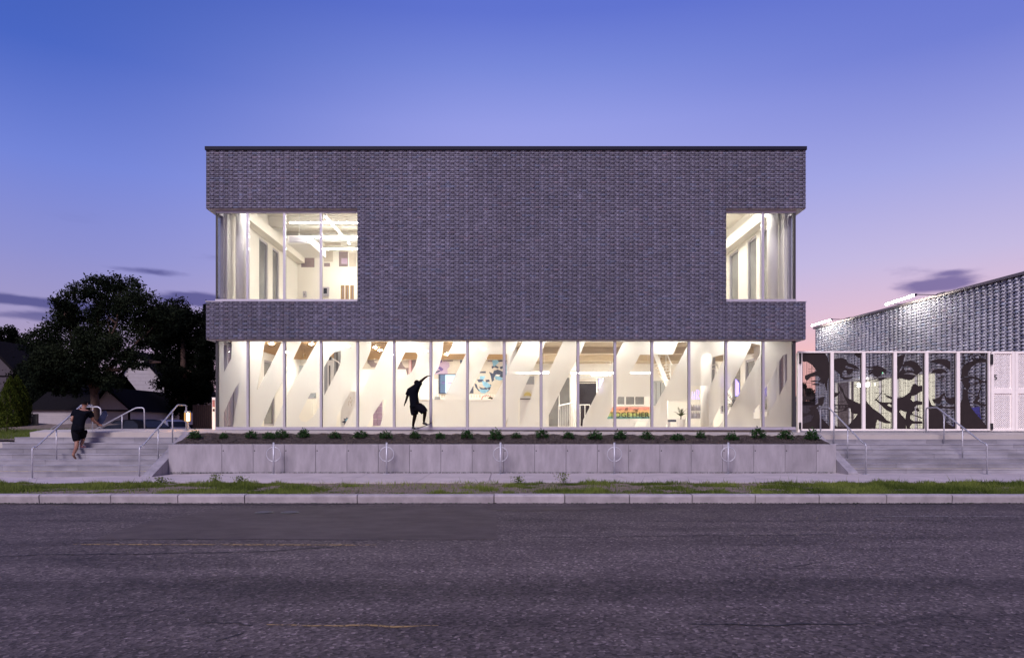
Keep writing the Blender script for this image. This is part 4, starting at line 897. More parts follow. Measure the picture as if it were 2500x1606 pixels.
# pink cabinet, side door, paint splash wall
t = thing('pink_cabinet', 'dusty pink tiled cabinet low behind the fifth pane', 'cabinet', P(925, 1010, 33))
for r_ in range(4):
    for c_ in range(2): wallpatch('tile', t, M['lilac'], 913+c_*11+.4, 913+(c_+1)*11-.4, 975+r_*16+.4, 975+(r_+1)*16-.4, 33, .25)
wallpatch('cabinet_body', t, M['white'], 912, 936, 974.5, 1040, 33.02, .2)
t = thing('splash_board', 'white board with a blue paint splash behind the fourth pane', 'board', P(845, 1000, 32)); wallpatch('board', t, M['white'], 832, 869, 955, 1044, 32.05, .04)
wallpoly('blue_splash', t, M['navy'], dd(A2, 6.16, [(330,1320),(380,1300),(360,1270),(400,1275),(410,1250),(420,1265),(440,1255),(430,1290),(400,1320),(380,1400),(365,1400),(375,1340)]), 32.01, .01); wallpoly('blue_splash', t, M['sky_blue'], dd(A2, 6.16, [(385,1290),(425,1265),(425,1285),(395,1320)]), 32.0, .01)
for j in range(9): x = 850+random.random()*14; y = 968+random.random()*18; wallpatch('scribble', t, M['taupe'], x, x+1.3, y, y+5, 32.01, .008)
t = thing('camera_arm', 'black spotlight on a white bracket behind the fourth pane', 'spotlight', P(806, 875, 27.5)); wallpatch('lamp_head', t, M['black'], 803, 812, 872, 879, 27.5, .2); MB().tube([P(812,876,27.6), P(826,884,28.2), P(831,889,28.4)], .025, 8).build('bracket', M['white'], t)
t = thing('inner_partition', 'grey framed glass partition with white mullions behind the fourth pane', 'partition', P(812, 920, 29.5))
wallpatch('panel', t, M['greywall'], 786, 801, 878, 1000, 29.5, .06); wallpatch('post', t, M['white'], 801, 816, 878, 1044, 29.5, .09); wallpatch('window', t, M['darkglass2'], 803, 806.5, 892, 960, 29.4, .02); wallpatch('panel', t, M['greywall'], 816, 834, 855, 960, 29.7, .06); wallpatch('window', t, M['darkglass'], 822, 824, 860, 940, 29.62, .02)
# right hand hall
t = thing('poster_door', 'white door with a yellow sun poster behind the ninth pane', 'door', P(1290, 990, 30)); wallpatch('leaf', t, M['white'], 1269, 1306, 918, 1044, 30, .06); wallpatch('upper_window', t, M['greywall'], 1270, 1304, 918, 938, 29.94, .01)
c = P(1288, 966, 29.92); mb = MB()
for j in range(11):
    q = math.pi*(j+.0)/10; mb.prism([(c.x+.1*math.cos(q-.12), c.z+.1*math.sin(q-.12)), (c.x+.27*math.cos(q), c.z+.27*math.sin(q)), (c.x+.1*math.cos(q+.12), c.z+.1*math.sin(q+.12))], lambda u, v, w: (u, 29.91+w, v), .006)
mb.prism([(c.x+.16*math.cos(q), c.z+.16*math.sin(q)) for q in np.linspace(0, math.pi, 14)], lambda u, v, w: (u, 29.90+w, v), .006); mb.build('sun_picture', mat('yellow_poster_paint', (.75,.62,.22), .6), t)
wallpatch('push_bar', t, M['black'], 1270, 1303, 972.5, 974.5, 29.94, .05)
t = thing('exit_sign', 'green lit exit sign at the top of the tenth pane', 'sign', P(1337, 837, 29)); wallpatch('housing', t, M['white'], 1329, 1345, 833.5, 840.5, 29.05, .06); wallpatch('lit_face', t, M['exit'], 1330, 1344, 834.3, 839.7, 28.985, .004)
c = P(1337, 839.2, 28.975); text_mesh('EXIT', .085, M['white'], 'lettering', t, c)
MB().tube([(c.x, 29.02, c.z+.1), (c.x, 29.02, CE1)], .01, 5).build('stem', M['white'], t)
t = thing('hall_window', 'dark window wall at the back of the ground floor hall', 'window', P(1430, 960, 37)); Yh = DEPTH-.32
wallpatch('pane', t, M['darkglass2'], 1340, 1393, 922, 1040, Yh, .03); wallpatch('pane', t, M['darkglass'], 1413, 1456, 930, 1040, Yh, .03); wallpatch('pane', t, M['darkglass2'], 1459, 1490, 920, 1040, Yh, .03); wallpatch('transom', t, M['white'], 1350, 1482, 919, 922, Yh, .08)
for y in (926, 930, 934): wallpatch('blind_slat', t, M['taupe'], 1413, 1456, y, y+1.4, Yh-.05, .03)
for x in (1365, 1457): wallpatch('mullion', t, M['white'], x-1.2, x+1.2, 922, 1000, Yh-.031, .05)
t = thing('neon_sign', 'vertical violet neon squiggle hanging right of the hall window', 'neon sign', P(1465, 945, 35)); mb = MB()
for x in (1463, 1467, 1471): mb.tube([P(x, 925, 35), P(x+1, 945, 35), P(x, 960, 35)], .012, 6)
mb.build('tube', M['neon'], t); wallpatch('backing', t, M['greywall'], 1461, 1474, 923, 962, 35.05, .02)
t = thing('stair_railing', 'white steel railing with thin balusters behind the tenth and eleventh panes', 'railing', P(1395, 1020, 31))
tl = [P(1364, 990, 30.0), P(1404, 982, 31.5)]; bl_ = [Vector((p.x, p.y, FL1+.08)) for p in tl]
MB().tube(tl, .03, 8).build('top_rail', M['white'], t); MB().tube(bl_, .02, 8).build('bottom_rail', M['white'], t)
for j in range(9): MB().tube([tl[0].lerp(tl[1], j/8), bl_[0].lerp(bl_[1], j/8)], .014 if j % 8 else .03, 6).build('baluster', M['white'], t)
tl = [P(1404, 988, 31.6), P(1440, 988, 31.6)]; MB().tube(tl, .025, 8).build('top_rail', M['white'], t)
for j in range(4): p = tl[0].lerp(tl[1], j/3); MB().tube([p, (p.x, p.y, FL1)], .02, 6).build('baluster', M['white'], t)
t = thing('rainbow_banner', 'rainbow coloured banner with black lettering behind the twelfth pane', 'banner', P(1535, 1005, 31))
bands = [('coral',993,1001),('orange',1001,1008),('lime',1008,1016),('teal',1016,1022)]
for m, a, b in bands: wallpatch('colour_band', t, M[m], 1481, 1588, a, b, 31, .012)
c = P(1537, 1019, 30.975); text_mesh('TOGETHER', .36, M['black'], 'lettering', t, c, .006, sx=.98)
c = P(1534, 1002.5, 30.975); text_mesh('c  B .  ng', .19, M['black'], 'lettering', t, c, shear=.35, sx=1.3)
t = thing('banner_table', 'white table below the rainbow banner', 'table', P(1535, 1035, 31)); a = P(1478, 1024, 31); b = P(1600, 1024, 31)
MB().box(a.x, b.x, 30.9, 31.6, a.z-.05, a.z-.01).build('table_top', M['white'], t)
for x in (a.x+.05, b.x-.05):
    for y in (30.95, 31.5): MB().box(x-.02, x+.02, y, y+.04, FL1, a.z-.051).build('leg', M['frame'], t)
t = thing('back_window', 'row of grey windows above the rainbow banner', 'window', P(1540, 977, 36)); wallpatch('pane', t, M['darkglass2'], 1507, 1524, 968, 987, Yh, .03); wallpatch('pane', t, M['darkglass2'], 1528, 1548, 968, 987, Yh, .03); wallpatch('pane', t, M['darkglass2'], 1551, 1572, 968, 987, Yh, .03); wallpatch('sill', t, M['white'], 1505, 1575, 987.3, 990, Yh, .1)
# inner staircase
t = thing('inner_staircase', 'white inner staircase rising to the left behind the thirteenth pane', 'staircase', P(1615, 900, 32))
mb = MB(); mb.prism([XZ(*p, 32) for p in dd(A5, 6.16, [(95,310),(160,310),(330,720),(285,790),(270,770)])], lambda u, v, w: (u, 32+w, v), .08); mb.build('stringer', M['white'], t)
MB().tube([P(1629, 865, 31.9), P(1641, 893, 31.9), P(1654, 889, 31.9)], .03, 8).build('handrail', M['white'], t)
for p0, p1 in (((1611, 866), (1611, 878)), ((1626, 866), (1626, 905)), ((1637, 888), (1637, 928))): MB().tube([P(*p0, 31.9), P(*p1, 31.9)], .018, 6).build('baluster', M['white'], t)
for j in range(9): a = P(1606+j*2.9, 872+j*7, 32.1); MB().box(a.x, a.x+.3, 32.1, 33.2, a.z-.04, a.z).build('tread', M['woodceil'], t)
t = thing('inner_handrail', 'white bent handrail beside the round column behind the fourteenth pane', 'handrail', P(1745, 895, 29))
MB().tube(bend([P(1737, 892, 29), P(1749, 889, 29), P(1755, 901, 29)], .05), .025, 8).build('rail', M['white'], t); MB().tube(bend([P(1736, 901, 29.3), P(1744, 899, 29.3), P(1750, 910, 29.3)], .05), .02, 8).build('rail', M['white'], t); MB().tube([P(1747, 890, 29), P(1745, 925, 29)], .02, 6).build('post', M['white'], t)
wallpatch('side_panel', t, M['greywall'], 1737, 1746, 872, 945, 29.6, .03)
t = thing('louvre_door', 'grey louvred door behind the twelfth and thirteenth panes', 'door', P(1605, 960, 36)); wallpatch('leaf', t, M['greywall'], 1594, 1625, 930, 990, Yh, .05)
for x in (1601, 1612): wallpatch('slot', t, M['black'], x, x+1.2, 934, 985, Yh-.05, .01)
# neon letters on the wall over the bottle shelf
t = thing('neon_sign', 'violet neon lettering above the white display shelves', 'neon sign', P(1712, 962, 33)); mb = MB()
for x, pts in ((1690, [(0,974),(0,956),(3,974),(6,956),(6,974)]), (1701, [(0,974),(0,952),(5,954),(5,962),(1,964),(6,974)]), (1718, [(0,974),(1,948),(6,950),(6,974)]), (1727, [(0,974),(0,948),(4,949),(4,974)])):
    mb.tube([P(x+a, b, 33) for a, b in pts], .015, 6)
mb.build('tube', M['neon'], t)
t2 = thing('neon_sign', 'tall violet neon strokes crossing behind the mullion of the fourteenth pane', 'neon sign', P(1768, 930, 30)); mb = MB()
for x in (1759, 1764, 1775, 1779): mb.tube([P(x, 913, 30), P(x+1.5, 930, 30), P(x+1, 948, 30)], .018, 6)
mb.build('tube', M['neon'], t2); MB().box(P(1756,0,30).x, P(1782,0,30).x, 30.03, 30.06, P(0,950,30).z, P(0,912,30).z).build('backing', M['glass'], t2)
t2 = thing('neon_sign', 'bright violet neon blade on the window wall behind the fifteenth pane', 'neon sign', P(1799, 945, 30)); mb = MB()
for x in (1797, 1800, 1803): mb.tube([P(x, 926+abs(x-1797)*1.3, 30), P(x, 966, 30)], .02, 6)
mb.build('tube', M['neon'], t2); wallpatch('backing', t2, M['greywall'], 1794, 1805, 925, 968, 30.06, .03)
# display shelves with rows of white bottles
t = thing('display_shelf', 'white display shelves below the violet neon lettering', 'shelf', P(1710, 1010, 32.6)); Ys = 32.9
a, b = P(1628, 978, Ys), P(1735, 978, Ys)
for zz in (978, 1003, 1021, 1040): q = EYE-(zz-HY)*Ys/F; MB().box(a.x, b.x, Ys-.35, Ys, q-.03, q).build('shelf_board', M['white'], t)
for x in (a.x, (a.x+b.x)/2, b.x): MB().box(x-.02, x+.02, Ys-.36, Ys+.01, FL1, a.z).build('upright', M['white'], t)
bt = MB().lathe((0,0,0), [(.045,0),(.05,.02),(.05,.2),(.02,.27),(.02,.33)], 10).mesh('bottle', M['frame'], True)
for r_, zz in ((0, 1003), (1, 1021)):
    for j in range(12):
        x = 1685+j*4.0; c = P(x, zz, Ys-.2)
        o = link('bottle', bt, None, c); tag(o, f'{ordinal(j)} white bottle from the left on the {("upper","lower")[r_]} display shelf', 'bottle', 'white bottles on the display shelves'); o.scale = (1, 1, .95)
# plants
def fronds(nm, label, px, py0, py1, Y, n, L, m, pot=True):
    c = P(px, py1, Y); c.z = max(c.z, FL1); t = thing(nm, label, 'plant', c); top = EYE-(py0-HY)*Y/F
    if pot: MB().lathe((c.x, Y, c.z), [(.15,0),(.2,.3),(.21,.36),(.17,.36)], 18).build('pot', M['white'], t)
    sm = MB(); sm.tube([(c.x, Y, c.z+.3), (c.x+.02, Y, c.z+(top-c.z)*.6)], .02, 6); sm.build('stem', M['bark'], t); z0 = c.z+(top-c.z)*.45
    for j in range(n):
        q = random.uniform(0, 6.28); l = L*random.uniform(.6, 1.1); up = random.uniform(.3, 1.1); vs = []; cen = []
        for s in np.linspace(0, 1, 10):
            p = np.array([c.x+math.cos(q)*l*s*.8, Y+math.sin(q)*l*s*.6, z0+(top-z0)*up*s*.9-l*.5*s*s*(1.2-up*.5)]); cen.append(p)
        mb = MB(); mb.tube([tuple(p) for p in cen], .007, 4, .003)
        for s in range(1, 10):
            d = cen[s]-cen[s-1]; d /= np.linalg.norm(d); sd = np.cross(d, [0, 0, 1.0]); sd /= (np.linalg.norm(sd)+1e-6); w = l*.24*math.sin(math.pi*(.15+.85*s/10))
            for sg in (-1, 1):
                e = cen[s]+sd*sg*w+d*w*.6; mb.quad(tuple(cen[s]-d*.015), tuple(e), tuple(cen[s]+d*.02))
        mb.build('frond', m, t)
fronds('potted_plant', 'drooping potted plant beside the display shelves', 1662, 985, 1043, 30, 12, .45, M['palm'])
fronds('potted_palm', 'tall potted palm half hidden by the frosted glass of the fifteenth pane', 1798, 935, 1043, 27.4, 20, 1.05, M['palm'])
t = thing('low_stool', 'grey bench seat beside the drooping plant', 'bench', P(1640, 1028, 30.4)); a, b = P(1634, 1024, 30.4), P(1668, 1024, 30.4); MB().box(a.x, b.x, 30.4, 30.9, a.z-.1, a.z).build('seat', M['navy'], t)
for x in (a.x+.04, b.x-.04): MB().box(x-.02, x+.02, 30.45, 30.85, FL1, a.z-.101).build('leg', M['frame'], t)
t = thing('perforated_screen', 'perforated white metal panel inside the last ground floor pane', 'screen', P(1913, 900, 28)); 
cu_h = []
x0, z0_ = XZ(1901, 1044, 28.2); x1, z1_ = XZ(1921, 864, 28.2)
for r_ in range(28):
    for c_ in range(4):
        hx = x0+.05+c_*(x1-x0-.07)/3.6+(r_ % 2)*.04; hz = z0_+.08+r_*(z1_-z0_-.12)/28
        if hx > x1-.03: continue
        cu_h.append([(hx+.026*math.cos(q), hz+.026*math.sin(q)) for q in np.linspace(0, 6.28, 7)[:-1]])
fill2d('perforated_sheet', [(x0, z0_), (x1, z0_), (x1, z1_), (x0, z1_)], cu_h, 28.2, M['greywall'], t)

# ------------------------------------------------------------------ wing with the shiny relief brick wall
PA, PB = Vector((20.25, 45.0, 0)), Vector((22.05, 24.0, 0))      # far and near end of the wall foot
UD = (PB-PA).normalized(); UN = Vector((-UD.y, UD.x, 0)); UN = UN if UN.x < 0 else -UN; LEN = (PB-PA).length
ZW0, ZW1 = 1.32, 7.93
wg = thing('brick_wing', 'low wing on the right with a shiny relief brick wall', 'building', (24, 36, 1.3))
def wl(u, v, w): p = PA+UD*u-UN*w; return (p.x, p.y, v)        # w < 0 sticks out towards the courtyard
rowsW = int((ZW1-ZW0)/ROW)
OPN = (2.3, 11.2, 1.4, 4.4)      # glazed entrance in the lower wall
u_lo, u_hi = OPN[0], OPN[1]; zo = ZW0+int((OPN[3]-ZW0)/ROW)*ROW; ZWT = ZW0+rowsW*ROW
Bw, Tw = bricks([(0, LEN, zo, ZWT), (0, u_lo, ZW0, zo), (u_hi, LEN, ZW0, zo)], per=.36, hd=.13, proj=.085, rec=.026, v0=ZW0, seed=9)
lo = Tw.mean(1, keepdims=True); Tw = np.where(lo < .66, Tw*.16, np.clip(Tw, .75, 1.25))  # recessed headers darkened: the shade of the holes is put into their tone
pa, ud, un = np.array(PA), np.array(UD), np.array(UN)
fnW = lambda V: pa[None]+V[:, :1]*ud-V[:, 2:]*un+np.array([0, 0, 1.0])*V[:, 1:2]
cxw = (Bw[:, 0]+Bw[:, 1])/2; czw = (Bw[:, 2]+Bw[:, 3])/2
vis = (czw > 4.4) & (cxw < 17.2) & (Bw[:, 1]-Bw[:, 0] > .1); order = [i for i in np.argsort(-cxw) if vis[i]][:300]
sel = np.zeros(len(Bw), bool); sel[order] = True
tag(link('brickwork', brick_mesh('brickwork', Bw[~sel], Tw[~sel], fnW, M['wing_brick']), wg), kind='stuff')
cache = {}; rotW = Matrix((( *UD,), (*(-UN),), (0, 0, 1))).transposed()
for i in order:
    u0, u1, v0_, v1_, d = Bw[i]; kk = (round(u1-u0, 2), round(d, 3), int(Tw[i][0]*6), int(Tw[i][2]*6))
    if kk not in cache: cache[kk] = brick_mesh('brick', np.array([[0, u1-u0, 0, v1_-v0_, d]]), Tw[i:i+1], lambda V: np.stack([V[:, 0], V[:, 2], V[:, 1]], 1), M['wing_brick'])
    o = link('brick', cache[kk], wg, wl(u0, v0_, 0)); o.rotation_euler = rotW.to_euler()
def wbox(nm, m, u0, u1, v0_, v1_, w0, w1, par):
    mb = MB(); c = [wl(u, v, w) for u, v, w in ((u0,v0_,w0),(u1,v0_,w0),(u1,v0_,w1),(u0,v0_,w1),(u0,v1_,w0),(u1,v1_,w0),(u1,v1_,w1),(u0,v1_,w1))]
    return mb.add(c, [(0,3,2,1),(4,5,6,7),(0,1,5,4),(1,2,6,5),(2,3,7,6),(3,0,4,7)]).build(nm, m, par)
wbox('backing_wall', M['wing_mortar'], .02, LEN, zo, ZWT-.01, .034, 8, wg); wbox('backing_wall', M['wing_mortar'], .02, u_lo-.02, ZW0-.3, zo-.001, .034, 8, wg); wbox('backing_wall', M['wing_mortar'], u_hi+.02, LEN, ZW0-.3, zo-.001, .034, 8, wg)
wbox('coping', M['coping2'], -.06, LEN+.1, ZWT, ZWT+.12, -.12, .5, wg)
wbox('lit_room', M['litroom'], u_lo+.05, u_hi-.05, ZW0, zo-.05, 1.2, 1.25, wg)
g = wbox('entrance_frame', M['white'], u_lo, u_hi, zo-.12, zo-.005, .02, .14, wg)
for j in range(7):
    u = u_lo+.04+j*(u_hi-u_lo-.08)/6; wbox('mullion', M['white'], u-.04, u+.04, ZW0, zo-.121, .02, .14, g)
    if j < 6: wbox('pane', M['glass'], u+.041, u+(u_hi-u_lo-.08)/6-.041, ZW0+.05, zo-.13, .07, .08, g)
# lamp and exit sign on the glazed entrance
t = thing('wall_light', 'bright white wall light behind the second face panel of the gate', 'wall light', wl(5.2, 3.9, -.1)); wbox('diffuser', M['strip'], 4.9, 5.9, 3.84, 4.0, -.13, -.07, t); wbox('housing', M['white'], 4.85, 5.95, 3.8, 4.04, -.069, .015, t)
t = thing('exit_sign', 'small green exit sign glowing behind the second face panel', 'sign', wl(6.6, 4.6, -.1)); wbox('lit_face', M['exit'], 6.4, 7.2, 4.45, 4.72, -.12, -.1, t); wbox('housing', M['white'], 6.36, 7.24, 4.41, 4.76, -.099, -.04, t)
text_mesh('EXIT', .2, M['white'], 'lettering', t, Vector(wl(6.8, 4.51, -.125)), ux=UD)
# long tube lights on arms
for (px0, py0, px1, py1, apx), lb in (((1982, 795, 2030, 780, 2078), 'far tube light on an arm above the relief brick wall'), ((2163, 743, 2235, 720, 2312), 'near tube light on an arm above the relief brick wall')):
    z_ = 7.98; Ya = (z_-EYE)*F/(HY-py0); Yb_ = (z_-EYE)*F/(HY-py1); a, b = P(px0, py0, Ya), P(px1, py1, Yb_)
    t = thing('tube_light', lb, 'light', (a+b)/2, 'tube lights above the relief brick wall')
    MB().tube([a, b], .045, 10).build('tube', M['tube'], t); d = (b-a).normalized()
    MB().tube([a-d*.03, a+d*.02], .06, 10).tube([b-d*.02, b+d*.06], .06, 10).build('end_cap', M['coping'], t)
    for p in (a, b):
        u = (p-PA).dot(UD); w = wl(u, z_, .2); MB().tube([(p.x, p.y, p.z+.02), (w[0], w[1], p.z+.02)], .018, 6).build('arm', M['coping'], t)
    u = (b-PA).dot(UD); wbox('bracket', M['coping'], u-.25, u+.25, ZWT+.121, ZWT+.2, .05, .3, t)

# ------------------------------------------------------------------ face gate
Yg = 26.2; kg = Yg/F
def gp(px, py): return XZ(px, py, Yg)
gt = thing('face_gate', 'white framed gate with six dark cut metal portrait panels', 'gate', P(2180, 1050, Yg))
xt0, zt0 = gp(1950, 860); xt1, zt1 = gp(2418, 867)
def gbox(nm, m, px0, px1, py0, py1, y0, y1, par): a, b = gp(px0, py1), gp(px1, py0); return MB().box(a[0], b[0], y0, y1, a[1], b[1]).build(nm, m, par)
gbox('top_rail', M['gatewhite'], 1948, 2419, 857.5, 861.5, Yg-.06, Yg+.06, gt); gbox('bottom_rail', M['gatewhite'], 1955, 2419, 1046.9, 1050.8, Yg-.06, Yg+.06, gt)
gbox('side_post', M['gatewhite'], 1946, 1950.5, 861.6, 1056, Yg-.08, Yg+.08, gt); gbox('side_post', M['gatewhite'], 1952.5, 1957, 861.6, 1046.8, Yg-.06, Yg+.06, gt)
for p in (2027.5, 2104.6, 2181.2, 2258, 2335.0): gbox('post', M['gatewhite'], p-1.2, p+6.6, 861.6, 1046.8, Yg-.06, Yg+.06, gt)
gbox('side_post', M['gatewhite'], 2410.6, 2415, 861.6, 1046.8, Yg-.06, Yg+.06, gt)
for px, a, b in ((1950.5, 862, 888), (1950, 1031, 1047), (2416.5, 865, 890), (2416.5, 1033, 1048)): gbox('hinge', M['black'], px-2, px+3.2, a, b, Yg-.12, Yg-.061, gt)
G1, G2 = (1940, 840), (2170, 840); s_ = 6.696
faces = [
 (G1, 117, 560, [[(118,142),(495,142),(545,230),(560,330),(572,400),(572,550),(540,575),(530,690),(522,765),(505,700),(490,640),(470,655),(440,625),(400,610),(420,560),(390,520),(330,515),(260,540),(220,580),(200,600),(165,555),(175,510),(260,475),(360,440),(330,390),(290,345),(240,310),(200,285),(150,290),(118,265)],
   [(275,650),(330,640),(410,650),(400,668),(340,668)],[(118,850),(330,850),(300,900),(200,915),(118,925)],[(385,890),(430,870),(490,855),(470,960),(450,1010),(400,1000),(360,1040),(330,1080),(300,1180),(260,1150),(200,1165),(118,1200),(118,1120),(200,1130),(260,1080),(230,1040),(330,1000),(390,960)],
   [(118,1300),(200,1280),(270,1255),(310,1170),(330,1080),(370,1040),(395,1130),(420,1190),(480,1250),(550,1320),(572,1340),(572,1376),(118,1376)],[(240,605),(330,590),(400,610),(470,655),(380,612),(300,618)]]),
 (G1, 632, 1072, [[(635,250),(700,235),(780,225),(850,250),(860,300),(930,320),(1000,350),(1060,400),(1050,415),(980,405),(900,370),(840,350),(830,380),(860,395),(930,400),(1060,425),(1030,440),(960,430),(940,470),(900,500),(860,490),(850,440),(830,420),(790,440),(770,480),(790,500),(770,515),(740,500),(690,450),(635,410)],
   [(730,510),(800,530),(870,545),(960,530),(930,560),(860,575),(800,580),(760,550)],[(960,145),(1085,145),(1085,230),(1050,225),(1000,190)],
   [(720,650),(760,700),(790,740),(800,800),(850,870),(950,920),(1060,970),(1085,980),(1085,1376),(870,1376),(860,1350),(930,1270),(1000,1190),(1030,1140),(960,1140),(920,1100),(910,1050),(870,1040),(840,1090),(760,1100),(690,1120),(640,1110),(640,1090),(700,1105),(780,1090),(860,1015),(880,985),(860,960),(820,880),(790,800),(750,740)],
   [(635,785),(700,795),(750,760),(735,800),(690,850),(640,880)],[(635,980),(760,990),(885,983),(885,1002),(760,1006),(635,997)],[(635,1042),(740,1050),(840,1033),(845,1046),(740,1064),(635,1058)],[(635,1310),(700,1350),(780,1365),(860,1350),(872,1376),(635,1376)],
   [(668,1000),(674,1000),(678,1046),(670,1046)],[(728,1002),(736,1002),(738,1050),(728,1050)],[(782,1002),(790,1002),(792,1042),(784,1044)],[(835,1000),(842,1000),(840,1036),(832,1036)]]),
 (G1, 1143, 1585, [[(1150,365),(1250,375),(1340,350),(1430,375),(1510,430),(1475,445),(1500,500),(1440,450),(1400,520),(1350,545),(1300,520),(1280,480),(1220,500),(1200,490),(1270,430),(1210,460),(1200,430),(1290,405),(1150,385)],
   [(1200,500),(1260,530),(1350,555),(1420,545),(1500,540),(1470,570),(1400,600),(1340,605),(1280,598),(1360,585),(1380,570),(1300,550)],[(1310,910),(1370,850),(1425,780),(1432,790),(1352,882),(1342,905),(1380,935),(1450,950),(1597,950),(1597,985),(1540,975),(1510,985),(1530,1010),(1597,1030),(1597,1120),(1540,1100),(1480,1060),(1430,1010),(1400,980),(1330,920)],
   [(1455,785),(1490,830),(1560,850),(1597,870),(1597,900),(1560,890),(1490,850)],[(1143,890),(1200,970),(1280,1050),(1380,1120),(1450,1180),(1500,1240),(1580,1275),(1560,1295),(1480,1290),(1400,1260),(1350,1235),(1330,1290),(1325,1376),(1143,1376)],[(1405,865),(1425,865),(1420,882),(1408,880)]]),
 (G2, 118, 560, [[(118,215),(190,180),(265,160),(240,250),(225,330),(215,360),(180,420),(160,480),(205,420),(245,375),(240,395),(270,440),(340,430),(415,440),(380,385),(300,360),(245,375),(218,358),(260,290),(350,265),(430,290),(490,340),(530,400),(548,430),(500,470),(450,510),(445,505),(380,465),(300,460),(240,495),(280,485),(330,490),(400,500),(445,507),(390,575),(330,592),(250,570),(180,560),(118,580)],
   [(118,885),(240,860),(350,780),(370,700),(400,650),(430,645),(480,680),(550,675),(550,760),(480,800),(440,830),(370,850),(355,900),(400,940),(450,920),(550,940),(550,990),(450,1000),(420,1030),(430,1080),(380,1110),(400,1150),(470,1170),(550,1200),(540,1215),(470,1190),(380,1155),(345,1170),(350,1220),(400,1255),(550,1260),(550,1300),(380,1300),(340,1350),(350,1376),(290,1376),(280,1300),(270,1220),(290,1110),(250,1100),(190,1075),(170,1100),(200,1150),(250,1200),(272,1230),(278,1376),(118,1376)],[(455,1040),(480,1045),(500,1090),(470,1100),(440,1075)]]),
 (G2, 632, 1072, [[(665,300),(720,260),(800,235),(900,240),(1000,275),(1010,330),(1000,435),(960,390),(880,340),(780,310)],[(690,470),(730,420),(800,395),(870,400),(930,430),(955,485),(900,460),(850,490),(790,480),(740,470)],[(780,545),(850,535),(920,520),(890,550),(820,565)],
   [(640,860),(680,960),(700,1000),(760,1010),(830,1000),(850,980),(880,1010),(950,1030),(1085,1010),(1085,1060),(950,1055),(870,1040),(840,1060),(860,1130),(900,1200),(950,1290),(1040,1340),(1085,1345),(1085,1386),(632,1386),(632,880)],[(710,900),(800,880),(860,830),(905,790),(930,860),(1000,880),(1085,865),(1085,970),(1000,985),(940,940),(910,850),(880,850),(860,910),(830,980),(740,960)]]),
 (G2, 1147, 1590, [[(1190,400),(1230,330),(1300,300),(1400,260),(1500,230),(1590,240),(1590,300),(1450,310),(1360,370),(1300,430),(1290,520),(1250,530),(1180,560),(1190,480)],[(1165,585),(1250,540),(1350,525),(1450,540),(1520,590),(1600,605),(1600,630),(1520,630),(1500,660),(1480,640),(1460,580),(1370,560),(1300,575),(1310,640),(1340,660),(1400,640),(1420,610),(1480,640),(1430,665),(1340,670),(1310,700),(1290,760),(1270,740),(1220,680),(1200,610)],
   [(1270,740),(1300,790),(1380,815),(1470,790),(1500,680),(1512,690),(1485,802),(1390,832),(1290,802),(1262,752)],[(1215,720),(1280,760),(1300,900),(1340,1030),(1450,1170),(1600,1330),(1600,1386),(1147,1386),(1147,1000),(1200,900)],[(1470,800),(1480,880),(1450,930),(1490,960),(1600,985),(1600,1010),(1450,990),(1370,960),(1430,870)]])]
fl = ['first portrait panel, a closed eye under a big dark brow', 'second portrait panel, an eye over a broad smile with teeth', 'third portrait panel, a wide open eye with lashes', 'fourth portrait panel, a half closed eye and parted lips', 'fifth portrait panel, an eye and a moustache', 'sixth portrait panel, an eye behind glasses and curly hair']
for q, (o, xa, xb, polys) in enumerate(faces):
    y0c, y1c = 145, 1385
    L = lambda a, b: gp(o[0]+a/s_, o[1]+b/s_)
    pn = MB(); x0, z1 = L(xa, y0c); x1, z0 = L(xb, y1c); r = np.random.default_rng(40+q); e = .03
    pn.box(x0, x0+.02, Yg-.015, Yg+.015, z0, z1).box(x1, x1+e, Yg-.015, Yg+.015, z0, z1).box(x0+.021, x1-.001, Yg-.014, Yg+.014, z1-e, z1).box(x0+.021, x1-.001, Yg-.014, Yg+.014, z0, z0+.02)
    p = pn.build('portrait_panel', M['plate'], gt); tag(p, fl[q])
    bars = MB(); xs_ = np.linspace(x0+.045, x1-.03, 24)+r.normal(0, .006, 24)
    for x in xs_: bars.box(x-.0055, x+.0055, Yg-.004, Yg+.004, z0+.021, z1-e-.001)
    for _ in range(46):
        a = r.integers(0, 20); b = min(23, a+r.integers(2, 9)); zz = r.uniform(z0+.06, z1-.06); bars.box(xs_[a], xs_[b], Yg-.0035, Yg+.0035, zz-.006, zz+.006)
    bars.build('thin_bars', M['plate'], p)
    for j, pl in enumerate(polys):
        pts = [L(*v) for v in pl]; pts = [(min(max(a, x0+.001), x1+.001), min(max(b, z0+.001), z1-.001)) for a, b in pts]
        mb = MB(); yy = Yg-.006-.0012*j
        mb.prism(pts, lambda u, v, w: (u, yy+w, v), .010+.0024*j); mb.build('cut_plate', M['plate'], p)
    if q == 5:
        mb = MB()
        for _ in range(130):
            a, b = r.uniform(1190, 1585), r.uniform(160, 330)
            if b > 400-(a-1190)*.45 or (a < 1300 and b < 240 and r.random() < .6): continue
            w_, h_ = r.uniform(8, 20), r.uniform(6, 14); pts = [L(a+w_*math.cos(t_)*r.uniform(.6,1.2), b+h_*math.sin(t_)*r.uniform(.6,1.2)) for t_ in np.linspace(0, 6.28, 8)[:-1]]
            yy = Yg-.02-.0001*_; mb.prism(pts, lambda u, v, w: (u, yy+w, v), .012)
        tag(mb.build('curl', M['plate'], p), kind='stuff')
